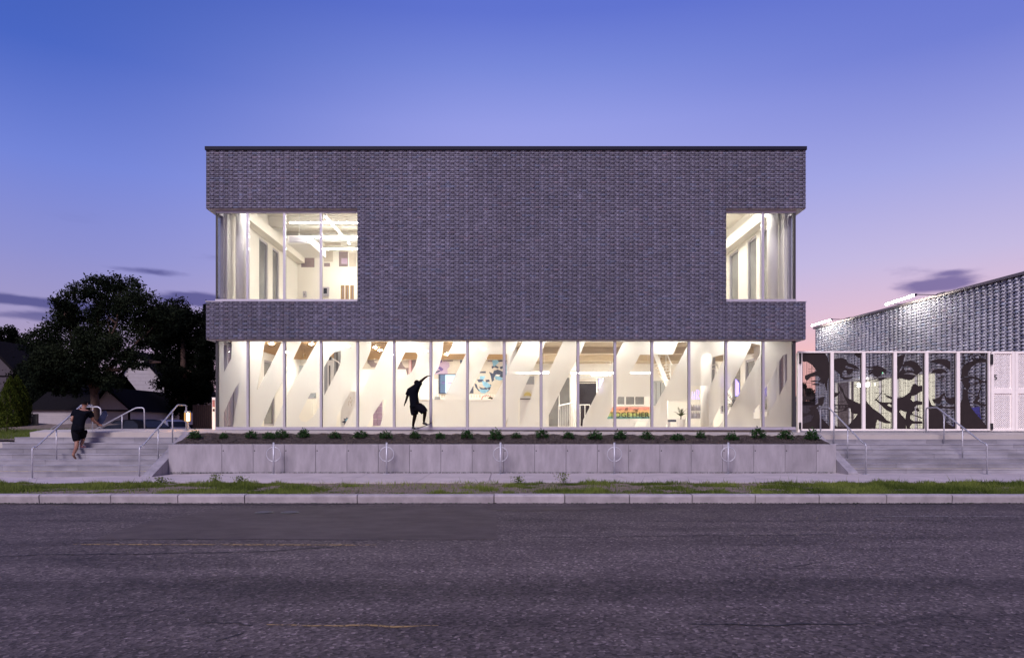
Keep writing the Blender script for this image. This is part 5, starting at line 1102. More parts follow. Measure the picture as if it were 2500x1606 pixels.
# white perforated doors at the right
def perf_door(label, px0, px1, px_clip, five):
    t = thing('perforated_door', label, 'door', P((px0+px1)/2, 1050, Yg), 'white perforated doors')
    fr_ = M['gatewhite']
    gbox('jamb', fr_, px0, px0+7, 858, 1052, Yg-.06, Yg+.06, t); gbox('jamb', fr_, px1-7, px1, 858, 1052, Yg-.06, Yg+.06, t)
    for a, b in ((858, 863.5), (948.5, 960.5), (1046.5, 1052)): gbox('rail', fr_, px0+7.01, px1-7.01, a, b, Yg-.05, Yg+.05, t)
    for a, b in ((863.6, 948.4), (960.6, 1046.4)):
        A_, B_ = gp(px0+7, b), gp(px1-7, a); hs = []; st = .075
        nx_ = int((B_[0]-A_[0]-.05)/st); nz_ = int((B_[1]-A_[1]-.05)/(st*.5))
        for r_ in range(nz_):
            for c_ in range(nx_):
                hx, hz = A_[0]+.05+c_*st+(r_ % 2)*st/2, A_[1]+.04+r_*st*.5
                if hx > B_[0]-.03: continue
                hs.append([(hx+.017*math.cos(v), hz+.017*math.sin(v)) for v in (0, 1.05, 2.09, 3.14, 4.19, 5.24)])
        fill2d('perforated_sheet', [A_, (B_[0], A_[1]), B_, (A_[0], B_[1])], hs, Yg-.01, fr_, t)
    if five:
        c = gp(2429, 927); text_mesh('5', .285, M['black'], 'number', t, (c[0], Yg-.02, c[1]), .006); text_mesh('5', .285, M['black'], 'number', t, (c[0]+.012, Yg-.022, c[1]), .006)
    return t
perf_door('white perforated metal door marked with a black 5', 2417.5, 2475, 0, True)
perf_door('white perforated metal door at the right edge, right of the door marked 5', 2476, 2534, 0, False)
perf_door('next white perforated door running out of the frame', 2535, 2593, 0, False)

# ------------------------------------------------------------------ handrails
def handrail(label, X, rise0, ys, zs, posts, grp='galvanised stair handrails'):
    t = thing('handrail', label, 'handrail', (X, ys[0], rise0), grp)
    path = [(X, ys[0], zs[0]), (X, ys[0], zs[1]), (X, ys[0]+.22, zs[1]+.04), (X, ys[1], zs[2]), (X, ys[2], zs[2]), (X, ys[2], zs[3])]
    MB().tube(bend(path, .09), .026, 10).build('rail', M['galv'], t, True)
    for y, za, zb in posts: MB().tube([(X, y, za), (X, y, zb)], .022, 8).build('post', M['galv'], t, True)
    for y, zz in ((ys[0], zs[0]), (ys[2], zs[3])): MB().box(X-.09, X+.09, y-.07, y+.07, zz, zz+.014).build('base_plate', M['galv'], t)
def hz(y, ys, zs): return zs[1]+.04+(zs[2]-zs[1]-.04)*(y-ys[0]-.22)/(ys[1]-ys[0]-.22)
for lb, X, zb in (('handrail on the left stairs that the runner passes', -15.57, -.13), ('handrail on the left stairs beside the sloping cheek wall', -12.06, -.10), ('handrail on the right stairs beside the sloping cheek wall', 11.72, 0), ('handrail in the middle of the right stairs, below the fifth face panel', 15.68, 0)):
    ys = [22.35, 24.95, 25.6]; zs = [zb, zb+1.0, zt(X)+1.0, zt(X)+.07]; rise = (zt(X)-zb)/8
    stz = lambda y: zb+rise*max(0, min(8, int((y-22.9)/.3)+1))
    handrail(lb, X, zb, ys, zs, [(y, stz(y), hz(y, ys, zs)) for y in (23.55, 24.55)])
def free_rail(label, pts, posts, r=.026):
    t = thing('handrail', label, 'handrail', pts[-1], 'galvanised stair handrails'); MB().tube(bend(pts, .12), r, 10).build('rail', M['galv'], t, True)
    for a, b in posts: MB().tube([a, b], r*.85, 8).build('post', M['galv'], t, True)
Yr = 28.5
free_rail('handrail of the rear stairs with a flat arched end near the parked cars', [P(228, 1051, Yr), P(332, 995, Yr), P(352, 995, Yr), P(353, 1047.5, Yr)], [(P(298, 1013, Yr), P(298, 1048, Yr))])
free_rail('bare arched rail standing just right of the runner', [P(196, 993, 27), P(240, 993, 27), P(246, 998, 27), P(246, 1050.5, 27)], [])
free_rail('low rail sloping behind the runner in front of the white garage', [P(112, 1055, Yr), P(172, 1018, Yr), P(200, 1002, Yr)], [(P(126, 1047, Yr), P(126, 1053, Yr))])

# bollard, door post
t = thing('bollard_light', 'glowing amber bollard light at the top of the left stairs', 'bollard', P(458, 1053, 25.7)); c = P(458, 1053, 25.7); c.z = zt(-12)+.07
MB().lathe(c, [(.085,0),(.085,.012),(.05,.014),(.05,.33)], 16).build('post', M['galv'], t, True); MB().lathe((c.x, c.y, c.z+.331), [(.05,.02),(.05,.31)], 16).build('lens', M['bollard_glow'], t, True); MB().lathe((c.x, c.y, c.z+.331), [(.10,0),(.115,.05),(.115,.28),(.10,.33)], 20).build('halo_shell', M['halo_shell'], t, True); MB().lathe((c.x, c.y, c.z+.662), [(.11,0),(.11,.05),(.02,.06)], 16).build('cap', M['galv'], t, True)
t = thing('door_post', 'pale slim door button post left of the glass corner', 'post', P(523, 1047, 26.4)); c = P(523, 1047, 26.4)
MB().box(c.x-.06, c.x+.06, 26.35, 26.47, c.z-.05, c.z+1.22).build('post_body', M['gatewhite'], t); MB().box(c.x-.045, c.x+.045, 26.34, 26.349, c.z+.85, c.z+1.12).build('button_panel', mat('red_button_panel', (.40,.16,.13), .5), t); MB().box(c.x-.03, c.x+.04, 26.33, 26.349, c.z+.68, c.z+.78).build('reader', M['black'], t)

# ------------------------------------------------------------------ people
def fingers(hand, d, side, up, r=.009, L=.085):
    hand = Vector(hand); d = Vector(d).normalized(); side = Vector(side).normalized(); up = Vector(up).normalized(); out = []
    for i, (o, l) in enumerate(((-.030, .82), (-.010, 1.0), (.011, .95), (.031, .75))):
        k0 = hand+d*.045+side*o; k1 = k0+d*L*.5*l-up*.008; k2 = k1+d*L*.5*l-up*.022
        out.append([(*hand, .028, .016), (*k0, r*1.15), (*k1, r), (*k2, r*.85)])
    t0 = hand+side*-.035+d*.012; t1 = t0-side*.026+d*.028; out.append([(*hand, .028, .016), (*t0, .012), (*t1, .010), (*(t1+d*.026), .009)])
    return out
def head(name, c, rx, ry, rz, m, par, yaw, tilt):
    # skull with brow, nose, chin and ears; faces +Y before turning
    b = bmesh.new(); bmesh.ops.create_uvsphere(b, u_segments=20, v_segments=14, radius=1)
    for v in b.verts:
        x, y, z_ = v.co
        if z_ < -.2: x *= 1-.30*(-z_-.2); y = y*(1-.15*(-z_-.2))+.10*(-z_-.2)
        if y > .5 and abs(x) < .22: y += .20*max(0, 1-abs(z_+.12)/.28)*(1-abs(x)/.22)
        if y > .55 and .12 < abs(x) < .5 and -.02 < z_ < .25: y -= .07
        if abs(x) > .88 and abs(z_) < .3 and abs(y) < .3: x *= 1.12
        v.co = (x*rx, y*ry, z_*rz)
    b.transform(Matrix.Translation(c) @ Matrix.Rotation(yaw, 4, 'Z') @ Matrix.Rotation(tilt, 4, 'X'))
    me = bpy.data.meshes.new(name); b.to_mesh(me); b.free(); me.materials.append(m); me.polygons.foreach_set('use_smooth', [True]*len(me.polygons)); return link(name, me, par)
def hair_cap(c, rx, ry, rz, m, par, yaw, tilt):
    b = bmesh.new(); bmesh.ops.create_uvsphere(b, u_segments=20, v_segments=14, radius=1)
    bmesh.ops.delete(b, geom=[v for v in b.verts if v.co.z < -.35 or (v.co.y > .55 and v.co.z < .35)], context='VERTS')
    for v in b.verts: n_ = 1+.04*math.sin(v.co.x*17+v.co.z*13)*math.cos(v.co.y*15); v.co = (v.co.x*rx*n_, v.co.y*ry*n_, v.co.z*rz*n_)
    b.transform(Matrix.Translation(c) @ Matrix.Rotation(yaw, 4, 'Z') @ Matrix.Rotation(tilt, 4, 'X'))
    me = bpy.data.meshes.new('hair'); b.to_mesh(me); b.free(); me.materials.append(m); me.polygons.foreach_set('use_smooth', [True]*len(me.polygons)); return link('hair', me, par)
def shoe(ank, toe, m, par, w=.042, sole=None):
    a, t_ = Vector(ank), Vector(toe); d = (t_-a); d2 = d.normalized(); dn = Vector((0, 0, -1)); dn = (dn-d2*dn.dot(d2)).normalized()
    h = a-d2*.06+dn*.05
    o = skin_mesh('shoe', [[(*(a+dn*-.02), .045), (*(a+dn*.035), .047), (*(a+d2*.5*d.length+dn*.05), w, .036), (*(a+d2*d.length+dn*.06), w*.85, .026)], [(*(a+dn*.035), .047), (*h, .04)]], m, par)
    if sole: skin_mesh('sole', [[(*(h+dn*.035), .034, .012), (*(a+d2*.5*d.length+dn*.085), .042, .012), (*(a+d2*d.length+dn*.082), .034, .012)]], sole, par, 1)
    return o
# skateboarder, seen as a silhouette in front of the lit glass, its darkness put into skin and clothes
Y1 = 25.25
def q(px, py, dy=0, *r): p = P(px, py, Y1+dy); return (p.x, p.y, p.z, *r)
t = thing('person', 'skateboarder in dark clothes crouching on a tilted board, one arm raised', 'person', P(1022, 1052, Y1))
hip = q(1013, 985, 0, .135, .11); ch = q(1009.5, 960, 0, .15, .115); nk = q(1014, 944.5, 0, .055)
hR, hL = Vector(q(1043, 918.8, -.12)[:3]), Vector(q(989.5, 983, .1)[:3])
body = [[hip, q(1011, 972, 0, .13, .1), ch, q(1012, 949, 0, .11, .085), nk, q(1016.2, 939, 0, .055)],
        [q(1012, 949, 0, .11, .085), q(1020, 939.5, -.13, .062), q(1029.5, 928.5, -.14, .043), q(1038, 921.5, -.13, .030), (*hR, .028, .018)],
        [q(1012, 949, 0, .11, .085), q(1000.5, 952, .15, .06), q(995, 966, .16, .042), q(991.2, 978, .12, .030), (*hL, .028, .018)],
        [hip, q(1009.5, 995, .1, .095), q(1013.5, 1012, .07, .062), q(1011, 1024, .08, .052), q(1008.5, 1038, .08, .036), q(1009, 1042.5, .06, .036)],
        [hip, q(1019, 991, -.1, .095), q(1037.5, 1000, -.14, .064), q(1037, 1012, -.12, .054), q(1035, 1026, -.1, .037), q(1035.5, 1031, -.1, .036)]]
body += fingers(hR, (.85, 0, .35), (0, 1, 0), (-.35, 0, .85)) + fingers(hL, (-.5, 0, -.85), (0, 1, 0), (-.85, 0, .5))
skin_mesh('body', body, M['skin_silhouette'], t)
hc = Vector(q(1017.6, 935.8)[:3]); head('head', hc, .078, .098, .115, M['skin_silhouette'], t, R(-80), R(-18)); hair_cap(hc+Vector((-.008, 0, .010)), .086, .104, .118, M['hair'], t, R(-80), R(-18))
sh = [[q(1013, 993, 0, .19, .15), q(1012.5, 985, 0, .19, .15), q(1010.5, 972, 0, .18, .14), q(1008.8, 959, 0, .19, .15), q(1011, 949, 0, .15, .12), q(1014, 946, 0, .075)],
      [q(1011, 949, 0, .15, .12), q(1020.5, 940.5, -.13, .09), q(1026, 933, -.14, .078)], [q(1011, 949, 0, .15, .12), q(1000.5, 953, .15, .09), q(996, 964, .16, .085)]]
skin_mesh('shirt', sh, M['shirt'], t, 2, True)
so_ = [[q(1012.5, 980, 0, .15, .13), q(1013.5, 989, 0, .155, .135)], [q(1013.5, 989, 0, .155, .135), q(1010, 998, .1, .14), q(1012.5, 1011, .07, .115)], [q(1013.5, 989, 0, .155, .135), q(1021, 993, -.1, .145), q(1032, 999, -.13, .13), q(1036, 1006, -.13, .115)]]
skin_mesh('shorts', so_, M['shorts'], t, 2, True)
shoe(q(1008.5, 1041, .06)[:3], q(1016, 1044.5, -.02)[:3], M['black'], t, .055); shoe(q(1035, 1030, -.1)[:3], q(1046, 1033.2, -.16)[:3], M['black'], t, .055)
# a second thing: the board under the feet
def skateboard(label, a, b, wdir, m, nm='skateboard', flip=1):
    a, b, w = Vector(a), Vector(b), Vector(wdir).normalized(); d = (b-a).normalized(); n_ = d.cross(w).normalized()*flip
    if n_.z < 0 and flip > 0: n_ = -n_
    L = (b-a).length; t = thing(nm, label, 'skateboard', (a+b)/2); mb = MB(); S_ = np.linspace(0, 1, 13); vs = []
    for s in S_:
        hw = .10*math.sqrt(max(.03, 1-abs(2*s-1)**5)); lift = .05*max(0, abs(2*s-1)-.62)/.38
        for hh in (0, -.014):
            for sg in (-1, 1): vs.append(a+d*L*s+n_*(lift+hh)+w*sg*hw)
    fs = []
    for i in range(12):
        o = 4*i; fs += [(o, o+1, o+5, o+4), (o+2, o+6, o+7, o+3), (o, o+4, o+6, o+2), (o+1, o+3, o+7, o+5)]
    fs += [(0, 2, 3, 1), (48, 49, 51, 50)]; mb.add(vs, fs).build('deck', m, t)
    for s in (.2, .8):
        c = a+d*L*s-n_*.045; MB().tube([c-w*.085, c+w*.085], .014, 6).build('truck', M['galv'], t); MB().tube([c, c+n_*.035], .022, 6).build('truck_base', M['galv'], t)
        for sg in (-1, 1): MB().tube([c-n_*.008+w*sg*.075, c-n_*.008+w*sg*.108], .028, 12).build('wheel', M['shoe_white'], t)
skateboard('dark skateboard tilting nose up under the skateboarder', q(1004.5, 1049.6, .06)[:3], q(1055, 1033.2, -.15)[:3], (.1, 1, 0), M['deck'])

# runner, seen from behind on the left stairs
def st_z(kk): return -.12+(zt(-19.4)+.12)/8*kk
Xr = -15.15; fz = st_z(5); tz = st_z(3); U = lambda px, py, Y, dz=0: P(px, py, Y)+Vector((0, 0, dz))
f1 = U(200, 1095, 24.2); f1.z = fz; f0 = U(183, 1116, 23.62); f0.z = tz
t = thing('person', 'runner in black shirt and shorts climbing the left stairs, seen from behind', 'person', (Xr, 24, tz))
hp = U(190, 1044, 24.02); cs = U(196, 1016, 24.22); nb = U(203, 999, 24.36); hd = U(207, 987, 24.46)
sl, sr = U(183, 1004, 24.30), U(220, 1007, 24.36); elb, er = U(175, 1026, 24.12), U(227, 1026, 24.45); hl_, hr_ = U(184, 1032, 24.36), U(241, 1036, 24.6)
k1, k0 = U(203, 1066, 24.40), U(188, 1079, 23.98)
v = lambda p, *r: (*p, *r)
body = [[v(hp, .13, .11), v(hp.lerp(cs, .5), .125, .1), v(cs, .145, .11), v(nb-Vector((.0,.02,.05)), .11, .08), v(nb, .056), v(hd-Vector((0,0,.05)), .055)],
        [v(nb-Vector((.0,.02,.05)), .11, .08), v(sl, .062), v(elb, .043), v(hl_, .030)], [v(nb-Vector((.0,.02,.05)), .11, .08), v(sr, .062), v(er, .043), v(hr_, .030)],
        [v(hp, .13, .11), v(hp+Vector((.09,.02,-.06)), .095), v(k1, .064), v(k1.lerp(f1, .35), .056), v(f1+Vector((0,-.06,.10)), .036)],
        [v(hp, .13, .11), v(hp+Vector((-.08,-.01,-.06)), .095), v(k0, .06), v(k0.lerp(f0, .35), .056), v(f0+Vector((0,-.10,.17)), .036), v(f0+Vector((0,-.02,.07)), .03, .028), v(f0+Vector((.01,.05,.02)), .034, .018)]]
body += fingers(hr_, (.9, .1, -.2), (0, .8, .5), (.2, -.5, .8)) + fingers(hl_, (.5, .6, -.1), (0, 0, 1), (-.5, .5, 0))
skin_mesh('body', body, M['skin'], t)
head('head', hd, .078, .098, .115, M['skin'], t, R(-25), R(-14)); hair_cap(hd+Vector((0,-.01,.012)), .086, .106, .12, M['hair'], t, R(-25), R(-14))
skin_mesh('shirt', [[v(hp+Vector((0,0,-.09)), .18, .16), v(hp+Vector((0,0,.03)), .175, .15), v(hp.lerp(cs, .5), .165, .135), v(cs, .185, .14), v(nb-Vector((0,.02,.06)), .14, .10), v(nb-Vector((0,.01,.02)), .075)], [v(nb-Vector((0,.02,.06)), .14, .10), v(sl, .085), v(sl.lerp(elb, .55), .078)], [v(nb-Vector((0,.02,.06)), .14, .10), v(sr, .085), v(sr.lerp(er, .55), .078)]], M['shirt'], t, 2, True)
skin_mesh('shorts', [[v(hp+Vector((0,0,.1)), .15, .13), v(hp+Vector((0,0,-.06)), .17, .15)], [v(hp+Vector((0,0,-.06)), .17, .15), v(hp+Vector((.1,.04,-.12)), .125), v(k1+Vector((0,-.04,.03)), .105)], [v(hp+Vector((0,0,-.06)), .17, .15), v(hp+Vector((-.09,-.01,-.14)), .125), v(k0+Vector((.0,-.01,.06)), .1)]], M['shorts'], t, 2, True)
shoe(f1+Vector((0,-.05,.095)), f1+Vector((.09,.11,.075)), M['shoe_red'], t, .045, M['shoe_white']); 
skateboard('blue grey skateboard carried upright in the runner\'s hand', U(239, 1041, 24.6), U(259, 1003, 24.75), (.8,.3,-.45), M['deck_blue'], flip=-1)

# ------------------------------------------------------------------ left background: houses, cars, trees
# garage with a white gable and lap siding
def siding(nm, m, x0, x1, z0, z1, y, par, clipf=None, st=.13):
    zz = z0
    while zz < z1-.01:
        b = min(zz+st, z1); xa, xb = x0, x1
        if clipf:
            l = clipf(zz+.02); l2 = clipf(b)
            if l is None: break
            xa, xb = l
            lt = l2 or ((xa+xb)/2-.01, (xa+xb)/2+.01)
        else: lt = (xa, xb)
        mb = MB(); mb.add([(xa,y-.02,zz),(xb,y-.02,zz),(lt[1],y-.004,b),(lt[0],y-.004,b),(xa,y+.03,zz),(xb,y+.03,zz),(lt[1],y+.03,b),(lt[0],y+.03,b)], [(0,1,2,3),(4,7,6,5),(0,4,5,1),(3,2,6,7),(0,3,7,4),(1,5,6,2)])
        mb.build('siding_board', m, par); zz = b
Yq = 40.0; GZ = .45
a = P(76, 1000, Yq); b = P(318, 1004, Yq); pk = P(262, 950, Yq)
t = thing('garage', 'low white sided garage with a gable behind the runner', 'building', ((a.x+b.x)/2, Yq, GZ))
ev = a.z; le = P(225, 1000, Yq).x
MB().box(a.x, b.x, Yq+.03, Yq+7, GZ, ev).build('wall', M['siding'], t); siding('side', M['siding'], a.x, b.x, GZ, ev, Yq, t)
def cl(z_):
    if z_ > pk.z-.05: return None
    f = (z_-ev)/(pk.z-ev); return (le+(pk.x-le)*f, b.x+(pk.x-b.x)*f)
siding('gable', M['siding'], le, b.x, ev, pk.z, Yq, t, cl)
MB().prism([(le-.2, ev-.05), (b.x+.25, ev-.1), (pk.x, pk.z+.12), (pk.x, pk.z+.02), (b.x+.05, ev), (le, ev)], lambda u, v, w: (u, Yq-.25+w, v), .2).build('barge_board', M['roof'], t)
MB().add([(b.x+.25, Yq-.26, ev-.1), (pk.x, Yq-.26, pk.z+.12), (pk.x, Yq+7, pk.z+.12), (b.x+.25, Yq+7, ev-.1), (le-.3, Yq-.26, ev-.1), (le-.3, Yq+7, ev-.1)], [(0, 1, 2, 3), (1, 4, 5, 2)]).build('roof', M['roof'], t)
MB().add([(a.x-.2, Yq-.2, ev-.02), (le, Yq-.2, ev-.02), (le, Yq+3.5, ev+2.2), (a.x-.2, Yq+3.5, ev+2.2), (a.x-.2, Yq+7, ev), (le, Yq+7, ev)], [(0, 1, 2, 3), (3, 2, 5, 4)]).build('roof', M['roof'], t)
gx = P(316, 1020, Yq).x; MB().box(gx-.06, gx+.06, Yq-.05, Yq-.021, GZ, ev-.1).build('corner_trim', M['roof'], t)
# white house behind the big tree
Yh2 = 56.0; a = P(268, 1040, Yh2); b = P(425, 1040, Yh2); pk = P(335, 862, Yh2); ev = P(0, 966, Yh2).z
t = thing('white_house', 'white gabled house half hidden behind the trees', 'house', ((a.x+b.x)/2, Yh2, GZ))
MB().box(a.x, b.x, Yh2+.03, Yh2+9, GZ, ev).build('wall', M['siding'], t); siding('front', M['siding'], a.x, b.x, GZ, ev, Yh2, t, None, .3)
def cl2(z_):
    if z_ > pk.z-.1: return None
    f = (z_-ev)/(pk.z-ev); return (a.x+(pk.x-a.x)*f, b.x+(pk.x-b.x)*f)
siding('gable', M['siding'], a.x, b.x, ev, pk.z, Yh2, t, cl2, .3)
MB().add([(a.x-.4, Yh2-.3, ev-.3), (pk.x, Yh2-.3, pk.z+.15), (pk.x, Yh2+9, pk.z+.15), (a.x-.4, Yh2+9, ev-.3), (b.x+.4, Yh2-.3, ev-.3), (b.x+.4, Yh2+9, ev-.3)], [(0, 1, 2, 3), (1, 4, 5, 2)]).build('roof', M['roof'], t)
for x0, x1, y0, y1 in ((332, 351, 955, 975), (367, 379, 996, 1018), (285, 302, 930, 955)):
    c0, c1 = P(x0, y1, Yh2-.05), P(x1, y0, Yh2-.05); w = MB().box(c0.x, c1.x, Yh2-.06, Yh2-.022, c0.z, c1.z).build('window', M['siding'], t)
    MB().box(c0.x+.1, (c0.x+c1.x)/2-.03, Yh2-.075, Yh2-.061, c0.z+.1, c1.z-.1).build('pane', M['darkglass2'], w); MB().box((c0.x+c1.x)/2+.03, c1.x-.1, Yh2-.075, Yh2-.061, c0.z+.1, c1.z-.1).build('pane', M['darkglass2'], w)
# grey house at the far left
Yh3 = 48.0; a = P(-60, 1040, Yh3); b = P(50, 1040, Yh3); pk = P(-30, 838, Yh3); ev = P(0, 925, Yh3).z
t = thing('grey_house', 'grey gabled house at the far left edge behind the hedge', 'house', (a.x, Yh3, GZ))
MB().prism([(a.x, GZ), (b.x, GZ), (b.x, ev), (pk.x, pk.z), (a.x, pk.z-.3)], lambda u, v, w: (u, Yh3+w, v), 8).build('wall', M['house_grey'], t)
MB().prism([(pk.x, pk.z+.02), (b.x+.5, ev-.25), (b.x+.5, ev-.05), (pk.x, pk.z+.3)], lambda u, v, w: (u, Yh3-.4+w, v), 8.6).build('roof', M['roof'], t)
c = P(0, 918, Yh3); MB().box(a.x, b.x-.3, Yh3-.03, Yh3-.002, c.z-.05, c.z+.05).build('trim_board', M['roof'], t)
# dark low fence gate by the hedge
t = thing('metal_gate', 'black metal gate with two posts beside the clipped cedars', 'gate', P(85, 1053, 30.5))
for px, py0 in ((90, 1010), (84, 1011), (60, 1012)): a = P(px, 1056, 30.5); MB().box(a.x-.045, a.x+.045, 30.45, 30.55, a.z-.1, EYE-(py0-HY)*30.5/F).build('post', M['black'], t)
for py in (1012, 1017, 1050): a, b = P(62, py, 30.5), P(89, py, 30.5); MB().box(a.x, b.x, 30.48, 30.52, a.z-.03, a.z+.03).build('rail', M['black'], t)
for px in range(64, 84, 3): a = P(px, 1050, 30.5); MB().box(a.x-.012, a.x+.012, 30.49, 30.51, a.z, P(0, 1017, 30.5).z).build('bar', M['black'], t)
t = thing('lot_fence', 'dim board fence behind the amber bollard light', 'fence', P(500, 1000, 42))
a, b = P(470, 1040, 42), P(528, 1040, 42); top = P(0, 988, 42).z
for j in range(12):
    x = a.x+(b.x-a.x)*j/12; MB().box(x+.01, x+(b.x-a.x)/12-.01, 42, 42.05, GZ-.3, top).build('board', M['bark'], t)
MB().box(a.x, b.x, 42.06, 42.1, top-.2, top-.08).build('rail', M['bark'], t)
for i, px in enumerate((324, 333, 342)):
    c = P(px, 1040, 50); t = thing('wheelie_bin', ['left', 'middle', 'right'][i]+' of three bins against the white house', 'bin', (c.x, 50, GZ), 'bins by the white house')
    MB().add([(c.x-.22,49.8,GZ),(c.x+.22,49.8,GZ),(c.x+.22,50.2,GZ),(c.x-.22,50.2,GZ),(c.x-.28,49.72,GZ+1.0),(c.x+.28,49.72,GZ+1.0),(c.x+.28,50.28,GZ+1.0),(c.x-.28,50.28,GZ+1.0)], [(0,3,2,1),(4,5,6,7),(0,1,5,4),(1,2,6,5),(2,3,7,6),(3,0,4,7)]).build('body', M['bin'] if i == 0 else M['black'], t)
    MB().box(c.x-.3, c.x+.3, 49.7, 50.32, GZ+1.002, GZ+1.07).build('lid', M['black'], t)

# cars (tail towards the right), lofted bodies
def car(label, px, py_top, Y, m, ang, scale=1.0, suv=False):
    c = P(px, 1040, Y); H_ = EYE-(py_top-HY)*Y/F-GZ
    t = thing('parked_car', label, 'car', (c.x, Y, GZ), 'cars in the parking lot'); rot = Matrix.Rotation(ang, 4, 'Z'); sc = H_/1.46
    T_ = Matrix.Translation((c.x, Y, GZ)) @ rot @ Matrix.Scale(sc, 4)
    low = [(-2.3,.35),(-2.28,.62),(-2.1,.76),(-1.1,.9),(1.6,.95),(2.2,.93),(2.32,.7),(2.3,.35)]
    cab = [(-1.15,.9),(-.35,1.38),(.9,1.46),(1.45,1.40),(2.05,.95)] if not suv else [(-1.15,.9),(-.4,1.38),(1.5,1.46),(1.95,1.38),(2.25,.95)]
    def loft(prof, w0, w1, z0, z1):
        n = len(prof); vs = []
        for sg in (-1, 1):
            for x, z_ in prof: f = (z_-z0)/(z1-z0); vs.append(T_ @ Vector((x, sg*(w0+(w1-w0)*max(0, f)), z_)))
        return vs, [tuple(range(n)), tuple(range(2*n-1, n-1, -1))]+[(i, n+i, n+(i+1) % n, (i+1) % n) for i in range(n)]
    mb = MB(); mb.add(*loft(low, .9, .86, .35, .95)).add(*loft(cab, .84, .62, .9, 1.46)); body = mb.build('body', m, t)
    # side and rear windows, slightly proud
    sw_ = [[(-.95,.96),(-.3,1.34),(.3,1.38),(.3,.96)],[(.38,.96),(.38,1.38),(.95,1.38),(1.35,1.2),(1.5,.98)]]
    for sg in (-1, 1):
        for pl in sw_:
            mb = MB(); vs = [T_ @ Vector((x, sg*(.84+(.62-.84)*(z_-.9)/.56+.012), z_)) for x, z_ in pl]; mb.quad(*vs).build('side_window', M['darkglass'], t)
    e0, e1 = cab[-1], cab[-2]; vs = []
    for (x, z_), w in ((e0, .72), (e1, .56)):
        for sg in (-1, 1): vs.append((x, sg*w, z_))
    l = lambda p, f, q_: (p[0]+(q_[0]-p[0])*f+.015, p[1]+(q_[1]-p[1])*f, p[2]+(q_[2]-p[2])*f+.01)
    A_, B_, C_, D_ = vs[0], vs[1], vs[3], vs[2]; MB().quad(*[T_ @ Vector(p) for p in (l(A_, .12, D_), l(B_, .12, C_), l(B_, .9, C_), l(A_, .9, D_))]).build('rear_window', M['darkglass'], t)
    for sg in (-1, 1):
        mb = MB(); mb.add([T_ @ Vector(p) for p in ((2.2,sg*.5,.72),(2.34,sg*.5,.72),(2.34,sg*.87,.72),(2.05,sg*.90,.72),(2.2,sg*.5,.9),(2.29,sg*.5,.9),(2.26,sg*.86,.9),(2.0,sg*.895,.9))], [(0,1,2,3),(4,5,6,7),(0,1,5,4),(1,2,6,5),(2,3,7,6),(3,0,4,7)]).build('tail_light', M['tail'], t)
        for x in (-1.4, 1.4):
            w = MB().tube([T_ @ Vector((x, sg*.72, .33)), T_ @ Vector((x, sg*.91, .33))], .33*sc, 20).build('wheel', M['black'], t); MB().tube([T_ @ Vector((x, sg*.90, .33)), T_ @ Vector((x, sg*.92, .33))], .2*sc, 14).build('rim', M['galv'], w)
    MB().add([T_ @ Vector(p) for p in ((2.335,-.25,.66),(2.335,.25,.66),(2.325,.25,.78),(2.325,-.25,.78))], [(0,1,2,3)]).build('number_plate', M['white'], t)
car('dark parked saloon car with a red tail light behind the rear handrail', 318, 1023, 37.5, M['car_dark'], R(-20))
car('silver parked car just behind the dark saloon', 372, 1024, 41.5, M['car_silver'], R(-24), suv=True)
car('dark parked car low beside the bollard light, farthest right in the lot', 470, 1036, 44, M['car_dark'], R(-30))

# ------------------------------------------------------------------ trees
def limb(pts, r0, r1, mb, n=7):
    pts = [Vector(p) for p in pts]; out = [pts[0]]
    for a, b in zip(pts, pts[1:]):
        m_ = a.lerp(b, .5)+Vector((random.uniform(-1,1), random.uniform(-1,1), random.uniform(-1,1)))*(b-a).length*.07; out += [m_, b]
    mb.tube(out, r0, n, r1)
def tree(nm, label, Y, base, trunk, blobs, m, n_leaf, size, grp=None, dy=1.0, limbs=(), ground=GZ):
    bp = P(base[0], base[1], Y); bp.z = ground
    t = thing(nm, label, 'tree', bp, grp); mb = MB(); pts = [bp]+[P(x, y, Y+d) for x, y, d in trunk[0]]; limb(pts, trunk[1], trunk[2], mb, 10)
    for path, r0, r1 in limbs: limb([P(x, y, Y+d) for x, y, d in path], r0, r1, mb)
    kk = Y/F; ctr = []
    for (x, y, rx, ry) in blobs:
        c = P(x, y, Y+random.uniform(-1.2, 1.2)*dy); ctr.append((c, rx*kk, ry*kk))
        src = min(pts[1:]+[P(p[0][-1][0], p[0][-1][1], Y) for p in limbs], key=lambda p: (p-c).length); limb([src, c], .05, .015, mb, 5)
    tr = mb.build('trunk', M['bark'], t, True)
    vol = np.array([rx*ry for _, rx, ry in ctr]); cnt = (vol/vol.sum()*n_leaf).astype(int); CEN, TON = [], []
    for (c, rx, rz), n in zip(ctr, cnt):
        # twig clusters inside every lobe: gaps of sky stay between them
        ncl = max(8, n//40); d = rng.normal(size=(ncl, 3)); d /= np.linalg.norm(d, axis=1)[:, None]; rad = rng.uniform(.25, 1.08, ncl)**.6
        cc = np.array(c)+d*rad[:, None]*np.array([rx, rx*.9*dy, rz]); lt = rng.normal(0, .16, ncl)
        idx = rng.integers(0, ncl, n); sp_ = .10*min(rx, rz)+.08
        ce = cc[idx]+rng.normal(size=(n, 3))*sp_*np.array([1, 1, .8]); CEN.append(ce)
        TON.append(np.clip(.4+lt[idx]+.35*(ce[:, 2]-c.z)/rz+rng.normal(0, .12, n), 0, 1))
    CEN = np.concatenate(CEN); TON = np.concatenate(TON)
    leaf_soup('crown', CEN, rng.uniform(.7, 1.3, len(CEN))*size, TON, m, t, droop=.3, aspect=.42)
    return t
